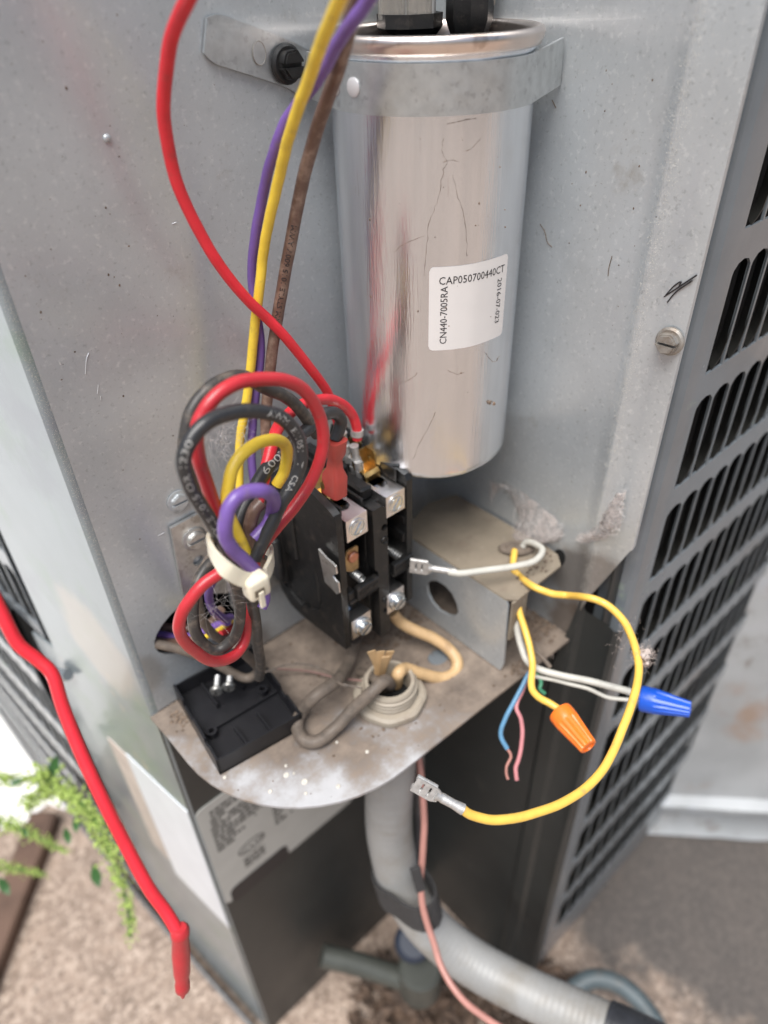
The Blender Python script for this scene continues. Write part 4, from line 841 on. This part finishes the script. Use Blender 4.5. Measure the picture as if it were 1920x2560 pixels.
mb = MB(); mb.box(hc_+Rt @ V(-.3, -2.6, -3.2), (1.6, 1.0, 5.6), Rt, .2); build('cut_tail', mb, m_tie, tie)
# red test lead hanging outside the cabinet
tl = thing('test_lead', dp(330, 2140, 190), 'blurred red test lead hanging outside at the left', 'test lead')
P = cat_rom(D((-90, 1330, 176), (-40, 1440, 178), (8, 1540, 180), (46, 1610, 182), (95, 1650, 184), (132, 1688, 185), (158, 1770, 186), (206, 1890, 187), (262, 2010, 188), (318, 2120, 190), (372, 2220, 191), (415, 2280, 192), (448, 2335, 192)), 8)
mb = MB(); mb.tube(P, 1.7, 14); build('lead_wire', mb, m_red, tl, smooth=60)
a_, b_ = dp(450, 2328, 192), dp(458, 2502, 206); ax = unit(b_-a_); L_ = np.linalg.norm(b_-a_)
mb = MB(); mb.lathe([(1.7, 0), (2.5, 1), (2.5, 3), (2.2, 4.2), (2.5, L_*.35), (2.3, L_*.62), (1.8, L_*.74), (2.1, L_*.78), (2.1, L_*.86), (1.1, L_*.92)], a_-ax*1.5, ax, 24); build('probe_handle', mb, m_redold, tl, smooth=40)
mb = MB(); mb.lathe([(.8, 0), (.8, 2), (.3, 3.4)], a_+ax*(L_*.9-1.5), ax, 10); build('probe_tip', mb, m_redold, tl)

# ------------------------------------------------------------------ things on the shelf
m_dullscrew = mat('dull_zinc_screw', (.30, .30, .29), .42, .9, .2, 500, [((.2, .18, .15), 500, .5, .7, .6)], .2, 900)
cov = thing('contactor_cover', (-137, -24, 0), 'black plastic cover lying open side up on the shelf corner', 'plastic cover')
cr, sr = math.cos(math.radians(-8)), math.sin(math.radians(-8))
def cv(u, v, w): return (-138+cr*u-sr*v, -24.5+sr*u+cr*v, w)
mb = MB(); U, Wd = 19.0, 23.0
mb.plate([(-U, -Wd), (U, -Wd), (U, Wd), (-U, Wd)], [], lambda a, b, w: cv(a, b, w), .3, 1.6)
def wallp(a, b, h, t=1.0, notches=()):
    a, b = V(*a), V(*b); d = unit(b-a); L_ = np.linalg.norm(b-a); nrm = V(-d[1], d[0]); ol = [(0, .4), (L_, .4), (L_, h)]
    for (s0, s1, hh) in sorted(notches, reverse=True): ol += [(s1, h), (s1-.4, hh), (s0+.4, hh), (s0, h)]
    ol += [(0, h)]
    mb.plate(ol, [], lambda s_, z, w: cv(*(a+d*s_+nrm*w), z), 0, t)
wallp((-U, -Wd), (U, -Wd), 9.5); wallp((U, -Wd), (U, Wd), 10, notches=((12, 18, 7), (30, 36, 6))); wallp((U, Wd), (-U, Wd), 9); wallp((-U, Wd), (-U, -Wd), 10, notches=((11, 22, 6.5), (34, 38, 8)))
build('tray', mb, m_cover, cov, smooth=25)
mb = MB(); wallp((-U+1, -4), (U-1, -2), 3.2)
mb.bx(0, 0, 0, 0, 0, 0) if False else None
build('step_wall', mb, m_cover, cov)
for (a, b, c, d) in ((-6, 6, -7, 21), (7, 8, 6, 21), (-4, -21, -5, -8), (7, -21, 6, -7)):
    mb = MB(); wallp((a, b), (c, d), 4.6, .9); build('stiffening_rib', mb, m_cover, cov)
for (a, b) in ((-14, -5), (13, 2)):
    mb = MB(); p = cv(a, b, 1.4); mb.lathe([(2.4, 0), (2.4, 3.4), (1.2, 3.4), (1.1, .6), (.1, .6)], p, (0, 0, 1), 20); build('screw_boss', mb, m_cover, cov)
for (px, py, h) in ((541, 1728, 11.5), (572, 1718, 12)):
    c_ = at(px, py, 2, h); ax = unit(unit(CAM-c_)*.8+V(0, 0, -.62)+V(-.1, .1, 0)); t_ = thing('loose_screw', c_, 'small zinc screw resting head down on the black cover, '+('nearer the left wall' if px < 560 else 'farther from the left wall'), 'screw', 'loose screws on the black cover')
    mb = MB(); mb.lathe([(.1, 1.0), (1.4, 1.0), (2.4, .6), (2.8, -.1), (2.8, -.7), (1.2, -.8)], c_, ax, 20)
    build('screw_head', mb, m_dullscrew, t_)
    R_ = frame(V(1, .1, .1), ax); mb = MB(); mb.box(c_+ax*1.0, (2.6, .6, .2), R_); mb.box(c_+ax*1.0, (.6, 2.6, .22), R_); build('cross_recess', mb, m_bake, t_)
    mb = MB(); prof = []
    for k in range(9): prof += [(1.1, -.8-k*.8), (1.45, -1.2-k*.8)]
    mb.lathe(prof, c_, -ax*-1, 12); mb.v = [tuple(np.array(p)) for p in mb.v]; build('screw_shank', mb, m_zinc, t_, smooth=20)
# conduit and its fitting
cd = thing('conduit', (CF[0], CF[1], -60), 'grey flexible conduit entering the shelf from below and curving away right', 'conduit')
mb = MB(); prof = [(10.9, -3), (10.9, 1)]
prof = [(11.0, 2)]
for k in range(4): prof += [(12.0, 2.6+k*2.0), (12.0, 3.5+k*2.0), (11.2, 4.0+k*2.0)]
prof += [(11.2, 11.2), (10.6, 12.2), (9.2, 12.2), (8.8, 11), (8.8, -3), (11.0, -3)]
mb.lathe(prof, (CF[0], CF[1], 0), (0, 0, 1), 48, closed=True); build('threaded_collar', mb, m_fit, cd, smooth=28)
mb = MB(); mb.lathe([(12.1, .2), (15.6, .2), (15.9, 1), (15.6, 3.2), (14.4, 4.2), (12.1, 4.2)], (CF[0], CF[1], 0), (0, 0, 1), 48, lobes=lambda i, q: 1+.02*math.cos(8*q), closed=True); build('locknut', mb, m_fit, cd, smooth=35)
mb = MB(); mb.lathe([(8.7, -1), (8.7, -.8), (.1, -.8)], (CF[0], CF[1], 2), (0, 0, 1), 24); build('collar_void_shade', mb, m_black_void, cd)
Pcd = cat_rom([V(CF[0], CF[1], -3), V(CF[0], CF[1], -30)]+D((972, 2040, 362), (982, 2130, 376), (1008, 2220, 385), (1072, 2316, 388), (1172, 2400, 386), (1300, 2472, 378), (1440, 2536, 366), (1580, 2600, 352), (1720, 2670, 340)), 14)
Pcd = cat_rom(Pcd[::3], 9); rr = 11.9+.08*np.sin(np.arange(len(Pcd))*2*math.pi/5)
mb = MB(); mb.tube(Pcd, rr, 32); build('flexible_tube', mb, m_pipe, cd, smooth=60)
mb = MB(); mb.lathe([(12.6, -1.5), (13.4, -2), (13.4, -16), (12.9, -18), (12.4, -18)], (CF[0], CF[1], 0), (0, 0, 1), 36); build('lower_sleeve', mb, m_fit, cd)
k0 = np.argmin([np.linalg.norm(p-dp(1520, 2572, 358)) for p in Pcd]); mb = MB(); mb.tube(Pcd[k0:k0+60], 12.9+.15*rng.random(len(Pcd[k0:k0+60])), 28); build('tape_wrap', mb, m_tape, cd)
pk, Pk = wire('thermostat_cable', D((1040, 1850, 350), (1050, 1920, 350), (1058, 1990, 350), (1060, 2070, 351), (1056, 2140, 352), (1052, 2200, 354), (1058, 2270, 356), (1080, 2345, 356), (1105, 2420, 352), (1150, 2490, 345), (1215, 2545, 336), (1300, 2600, 326)), 3.3, m_pnk, 'thin copper pink cable strapped alongside the grey conduit', 'cable')
vel = thing('cable_strap', dp(1012, 2192, 372), 'dark webbing strap holding the pink cable to the conduit', 'strap')
k1 = np.argmin([np.linalg.norm(p-dp(1002, 2200, 384)) for p in Pcd]); c_ = Pcd[k1]; T = unit(Pcd[k1+2]-Pcd[k1-2]); T = unit(T+V(0, 0, -.6)); u = unit(np.cross(T, unit(CAM-c_))); w = np.cross(u, T)
pc = dp(1052, 2195, 353); tang = []
for q in np.linspace(0, 2*math.pi, 41):
    d_ = u*math.cos(q)+w*math.sin(q); r_ = 13.2; e = (pc-c_); e = e-e.dot(T)*T; ext = max(0, d_.dot(unit(e)))**6*(np.linalg.norm(e)-13.2+2.6); tang.append(c_+d_*(r_+max(0, ext)))
mb = MB(); mb.ribbon(tang, T, 17.5, 1.4); build('strap_band', mb, m_velcro, vel, smooth=60)
mb = MB(); mb.box(tang[0]*0+pc+unit(CAM-pc)*2.6+u*1.5, (5, 2.0, 17), np.stack([u, w, T], 1), .4); build('strap_end', mb, m_velcro, vel)
# dust, lint, webs
def fibres(name, centre, spread, n, length, rad, mt, lab, cat, core=0, corer=1, squash=(1, 1, 1), jitter=.5):
    m_ = MB(); centre = np.asarray(centre)
    for k in range(core): m_.ball(centre+rng.normal(0, 1, 3)*np.asarray(spread)*.45, corer*random.uniform(.5, 1.1), 2, squash, .35)
    for k in range(n):
        p = centre+rng.normal(0, 1, 3)*np.asarray(spread)*.6; d = rng.normal(0, 1, 3); d /= np.linalg.norm(d); P = [p]
        for s_ in range(6): d = unit(d+rng.normal(0, jitter, 3)); P.append(P[-1]+d*length/6*random.uniform(.6, 1.3))
        m_.tube(cat_rom(P, 3), rad*random.uniform(.6, 1.3), 3, caps=False)
    return build(name, m_, mt, smooth=60, label=lab, cat=cat, kind='stuff')
fibres('lint', dp(1608, 1642, 264), (2.6, 2.6, 3.8), 420, 2.6, .035, m_lint, 'fuzzy grey lint tuft clinging to the yellow wire', 'lint', 34, 1.5)
fibres('lint', dp(1560, 1590, 272), (4, 4, 9), 46, 2.8, .03, m_lint, 'loose lint hairs along the upper yellow wire loop', 'lint')
fibres('cobweb', at(745, 1150, 0, -112)*0+at(556, 1090, 1, -48), (6, 5, 8), 200, 9, .022, m_web, 'thin cobweb behind the wire loops', 'cobweb', jitter=.25)
fibres('cobweb', z5(-56, (470, 610))[0], (6, 2, 3), 30, 9, .022, m_web, 'web threads across the lowest wire loop', 'cobweb', jitter=.15)
# gauzy sheets of web: torn sheet with see-through gaps, plus fine threads
m_sheetweb = mat('cobweb_sheet', (.50, .44, .41), .95, 0, .2, 300); nt = m_sheetweb.node_tree; nz = nt.nodes.new('ShaderNodeTexNoise'); nz.inputs['Scale'].default_value = 190; nz.inputs['Detail'].default_value = 9; nz.inputs['Roughness'].default_value = .72
mr = nt.nodes.new('ShaderNodeMapRange'); mr.inputs['From Min'].default_value = .42; mr.inputs['From Max'].default_value = .70; mr.inputs['To Min'].default_value = .02; mr.inputs['To Max'].default_value = .40
gq = nt.nodes.new('ShaderNodeNewGeometry'); nt.links.new(gq.outputs['Position'], nz.inputs['Vector']); nt.links.new(nz.outputs['Fac'], mr.inputs['Value']); nt.links.new(mr.outputs[0], nt.nodes['Principled BSDF'].inputs['Alpha'])
def gauze(A_, B_, sag, n, lab, layers=2, jit=.3):
    m_ = MB(); fa, fb_ = cat_rom(A_, 6), cat_rom(B_, 6); k_ = min(len(fa), len(fb_)); fa, fb_ = fa[:k_], fb_[:k_]
    for l in range(layers):
        vs = []
        for i, (a, b) in enumerate(zip(fa, fb_)):
            for t in np.linspace(-.06, 1.06, 9): vs.append(a+(b-a)*t+np.asarray(sag)*math.sin(math.pi*max(0, min(1, t)))*(1+.5*l)+rng.normal(0, jit, 3)+V(0, 0, l*.7))
        m_.add(vs, [(i*9+j, (i+1)*9+j, (i+1)*9+j+1, i*9+j+1) for i in range(k_-1) for j in range(8)])
    w_ = build('cobweb', m_, m_sheetweb, label=lab, cat='cobweb', kind='stuff', smooth=80); m_ = MB()
    for k in range(n):
        i, j = random.randrange(k_), random.random(); p = fa[i]+(fb_[i]-fa[i])*j+np.asarray(sag)*math.sin(math.pi*j); i2 = max(0, min(k_-1, i+random.randint(-5, 5))); j2 = random.uniform(-.15, 1.15); p2 = fa[i2]+(fb_[i2]-fa[i2])*j2+np.asarray(sag)*math.sin(math.pi*max(0, min(1, j2)))
        m_.tube(cat_rom([p, (p+p2)/2+rng.normal(0, .5, 3), p2+rng.normal(0, .5, 3)], 4), random.uniform(.02, .06), 3, caps=False)
    return build('web_threads', m_, mat('pale_web_thread', (.74, .69, .66), .9), w_, kind='stuff', smooth=80)
gauze([at(x, y, 0, xx) for x, y, xx in ((1222, 1205, -1), (1262, 1212, -2), (1310, 1240, -2), (1350, 1275, -1.5), (1392, 1310, -1), (1410, 1330, -1))], [at(x, y, 2, 45.6) for x, y in ((1232, 1268), (1252, 1240), (1290, 1300), (1286, 1342), (1325, 1362), (1385, 1345))], (-1.2, -1.2, -1.5), 330, 'grey gauzy cobweb draped from the right wall over the bracket', 3)
gauze([at(x, y, 0, xx) for x, y, xx in ((1562, 1232, -2.6), (1556, 1262, -3), (1552, 1296, -3.5), (1545, 1324, -3.5), (1520, 1340, -2.5), (1470, 1358, -1))], [at(x, y, 0, xx) for x, y, xx in ((1545, 1236, -2), (1526, 1262, -2.5), (1508, 1292, -2), (1500, 1312, -2), (1478, 1330, -1.5), (1440, 1345, -.8))], (-1.8, 0, .3), 420, 'matted pale cobweb smeared along the right wall crease', 3, .35)
# string of web and fibre along the shelf
mb = MB()
P = cat_rom([at(x, y, 2, h) for x, y, h in ((662, 1680, 16), (728, 1660, 16), (780, 1664, 14), (822, 1680, 16), (848, 1708, 18), (905, 1720, 17))], 10)
for k in range(4): mb.tube(P+rng.normal(0, .22, P.shape), .28, 4)
build('web_string', mb, m_dustw, label='dusty twisted fibre string strung above the shelf', cat='string', smooth=60)
mb = MB(); mb.tube(cat_rom([at(x, y, 2, h) for x, y, h in ((690, 1672, 6), (770, 1678, 3), (840, 1694, 4), (905, 1702, 8))], 8), .5, 6); build('thin_wire', mb, mat('dusty_pink_strand', (.22, .13, .11), .7), label='thin faded pink strand lying on the shelf behind the fibre string', cat='wire', smooth=60)
def on_shelf():
    while True:
        x, y = random.uniform(-160, 0), random.uniform(-95, 0)
        if y < -30-63*math.sqrt(max(0, 1-min(1, ((min(x, -103.5)+103.5)/63)**2)))+2: continue
        return x, y
mb = MB()
for k in range(520):
    x, y = on_shelf()
    if random.random() > (.25+.75*min(1, max(0, (x+150)/120))): continue
    mb.ball((x, y, .1), random.choice((.15, .2, .25, .3, .4, .7)), 1, (random.uniform(.6, 1.6), random.uniform(.6, 1.6), .6), .3)
for (cx_, cy_, cz_, sx, sy, n_, r0_, r1_) in ((-9, -80, 0, 9, 8, 130, .5, 2.0), (-30, -92, 0, 8, 3, 50, .4, 1.2), (-18, -84, 45, 10, 4, 26, .3, .9), (-66, -30, 0, 9, 9, 110, .4, 1.6), (-100, -40, 0, 9, 9, 40, .15, .5), (-159, -10, 0, 2.5, 5, 40, .3, 1.0)):
    for k in range(n_): mb.ball((min(-1, cx_+random.gauss(0, sx*.6)), cy_+random.gauss(0, sy*.6), cz_+.2), random.uniform(r0_, r1_)*random.uniform(.5, 1), 1, (1.4, 1, .5), .4)
for k in range(150):
    x, y = random.uniform(-70, -40), random.uniform(-45, -5); mb.ball((x, y, .2), random.uniform(.4, 1.5), 1, (1.3, 1, .6), .35)
build('shelf_debris', mb, m_crumb, label='brown dirt crumbs scattered over the dusty shelf', cat='dirt', kind='stuff')
for (px, py, r_, mt) in ((715, 1935, 1.0, m_drop), (738, 1942, 1.7, m_drop), (700, 1922, .9, m_drop), (783, 1958, 1.6, m_drop), (845, 1966, 1.2, m_drop), (765, 1986, 1.1, m_drop), (676, 1981, 1.2, m_dropy), (918, 1880, 1.1, m_drop), (560, 1945, 1.3, m_drop)):
    pass
mb = MB()
for (px, py, r_) in ((715, 1915, .8), (716, 1938, 1.5), (735, 1934, .7), (762, 1955, 1.7), (846, 1966, 1.2), (765, 1984, .9), (676, 1979, 1.1), (918, 1880, 1.0), (562, 1944, 1.0), (842, 1856, .8)):
    r_ *= .8; p = at(px, py, 2, 0); mb.lathe([(r_, 0), (r_*.95, .35), (r_*.6, .55), (r_*.45, .3), (.05, .25)], p, (0, 0, 1), 14)
build('paint_spatter', mb, m_drop, label='cream paint droplets on the front of the shelf', cat='paint spatter', kind='stuff')

# ------------------------------------------------------------------ around the cabinet
G = -395.0
va = at(1050, 2425, 2, -318); valve = thing('service_valve', (va[0], va[1], G), 'blurred grey service valve and pipe at the foot of the notch', 'valve')
mb = MB(); mb.lathe([(14, 0), (15.5, 2), (15.5, 34), (13, 37), (.1, 37)], va+V(0, 0, -30), (0, 0, 1), 28); build('valve_body', mb, m_valve, valve)
mb = MB(); mb.tube(cat_rom([va+V(-6, 6, -20), va+V(-28, 34, -6), va+V(-46, 54, 4)], 6), 8, 16); build('valve_pipe', mb, m_valve, valve)
mb = MB(); p = at(1030, 2335, 2, -290); mb.lathe([(12, 0), (13, 2), (13, 20), (10, 23), (.1, 23)], p+V(0, 0, -14), unit(V(-.2, -.3, 1)), 24); build('valve_cap', mb, m_bluecap, valve)
mb = MB(); mb.tube([va+V(0, 0, -56), va+V(0, 0, -28)], 6, 14); build('valve_stem', mb, m_valve, valve)
mb = MB()
for k in range(260):
    px, py = random.uniform(880, 1420), random.uniform(2400, 2600); p = at(px, py, 2, G+random.uniform(1, 26)); a = random.uniform(0, 6.28); s_ = random.uniform(4, 13); d1 = V(math.cos(a), math.sin(a), random.uniform(-.5, .5)); d2 = V(-math.sin(a), math.cos(a), random.uniform(-.5, .5))
    mb.add([p-d1*s_, p-d2*s_*.35+V(0, 0, 1.5), p+d1*s_, p+d2*s_*.4+V(0, 0, 2)], [(0, 1, 2, 3)])
for k in range(60):
    px, py = random.uniform(960, 1180), random.uniform(2420, 2560); p = at(px, py, 2, G+random.uniform(1, 18)); mb.ball(p, random.uniform(3, 8), 1, (1.3, 1, .7), .3)
build('leaf_litter', mb, m_litter, label='brown leaf litter gathered at the foot of the cabinet notch', cat='leaf litter', kind='stuff', smooth=0)
wire('garden_hose', [at(x, y, 2, h) for x, y, h in ((1400, 2520, -366), (1440, 2468, -360), (1492, 2446, -356), (1550, 2462, -356), (1600, 2505, -358), (1640, 2560, -360), (1660, 2620, -362))], 13.5, m_hose, 'blue grey garden hose loop on the ground at lower right', 'hose', n=18)
# weathered metal flashing standing behind the louvred side
f0, f1 = at(1500, 2078, 2, G), at(2060, 2108, 2, G); f1 = f0+(f1-f0)*1.5; dF = unit(f1-f0); nF = V(dF[1], -dF[0], 0); nF = nF if nF.dot(CAM-f0) > 0 else -nF
f0 = f0-dF*60
prof = [(0, 0), (2, 3), (-6, 14), (-6, 44), (4, 48), (4, 54), (-4, 60), (-14, 150), (-22, 420)]
mb = MB(); vs = []; Lf = np.linalg.norm(f1-f0); K = 24
for (o_f, h) in prof:
    for k in range(K+1): vs.append(f0+dF*Lf*k/K+nF*(o_f+random.uniform(-.8, .8))+V(0, 0, h+random.uniform(-.5, .5)))
mb.add(vs, [(i*(K+1)+k, i*(K+1)+k+1, (i+1)*(K+1)+k+1, (i+1)*(K+1)+k) for i in range(len(prof)-1) for k in range(K)])
build('metal_flashing', mb, m_flash, label='weathered grey metal flashing with rust patches beyond the louvred side', cat='flashing', smooth=40)
# weed at the left
weed = thing('weed_plant', at(20, 2060, 2, G), 'lime green weed with drooping seed spikes left of the cabinet', 'weed')
def spike(pts, r0, mtl=m_weed):
    P = cat_rom(pts, 12); m_ = MB()
    for i, p in enumerate(P):
        t = i/len(P); rr_ = r0*(1-.55*t)
        for k in range(12): m_.ball(p+rng.normal(0, 1, 3)*rr_*.55, rr_*random.uniform(.09, .24), 1, (1, 1, 1.4), .25)
    build('seed_spike', m_, mtl, weed)
    m_ = MB(); m_.tube(P, r0*.12, 5); build('stem', m_, m_leaf, weed)
spike(D((95, 1935, 470), (150, 1975, 462), (215, 2020, 455), (258, 2090, 450), (290, 2170, 448), (318, 2260, 446), (328, 2345, 446)), 7.5)
spike(D((-30, 1945, 480), (40, 1950, 478), (100, 1945, 474), (125, 1950, 470)), 5)
spike(D((-40, 2050, 480), (30, 2062, 474), (90, 2090, 470), (165, 2130, 466)), 5.5)
spike(D((-40, 2165, 476), (40, 2172, 470), (112, 2186, 466)), 4.5)
spike(D((60, 2010, 476), (110, 1985, 468), (150, 1975, 460)), 5.5)

for (px, py, s_, a) in ((134, 1922, 9, 1.4), (168, 2090, 6, -1.3), (240, 2190, 8, -1.3), (112, 1975, 7, 2.4), (10, 2215, 7, -1.0), (40, 1955, 5, .5), (60, 2080, 5, -.6), (190, 2060, 6, -1.6)):
    p = dp(px, py, 468); r_, d_ = MW.T @ V(0, 0, 0), None; rt = MW @ V(1, 0, 0); dn = MW @ V(0, 1, 0); ax = rt*math.cos(a)-dn*math.sin(a); sd_ = unit(np.cross(ax, ray(px, py))); m_ = MB()
    vs = [p-ax*s_]+[p+ax*s_*t+sd_*s_*w_+unit(ray(px, py))*h_ for t, w_, h_ in ((-.4, .34, 1), (.2, .4, 2), (.7, .2, 1))]+[p+ax*s_]+[p+ax*s_*t-sd_*s_*w_+unit(ray(px, py))*h_ for t, w_, h_ in ((.7, .2, 1), (.2, .4, 2), (-.4, .34, 1))]
    m_.add(vs, [(0, 1, 7), (1, 2, 6, 7), (2, 3, 5, 6), (3, 4, 5)]); build('leaf', m_, m_leaf, weed)
e0_, e1_ = at(90, 2100, 2, G+8), at(-60, 2480, 2, G+8); dE = unit(e1_-e0_); mb = MB(); mb.box((e0_+e1_)/2+V(0, 0, -3), (np.linalg.norm(e1_-e0_)*1.4, 26, 20), frame(dE), 2)
build('edging_board', mb, m_wood, label='dark weathered edging board on the ground under the weed', cat='board')
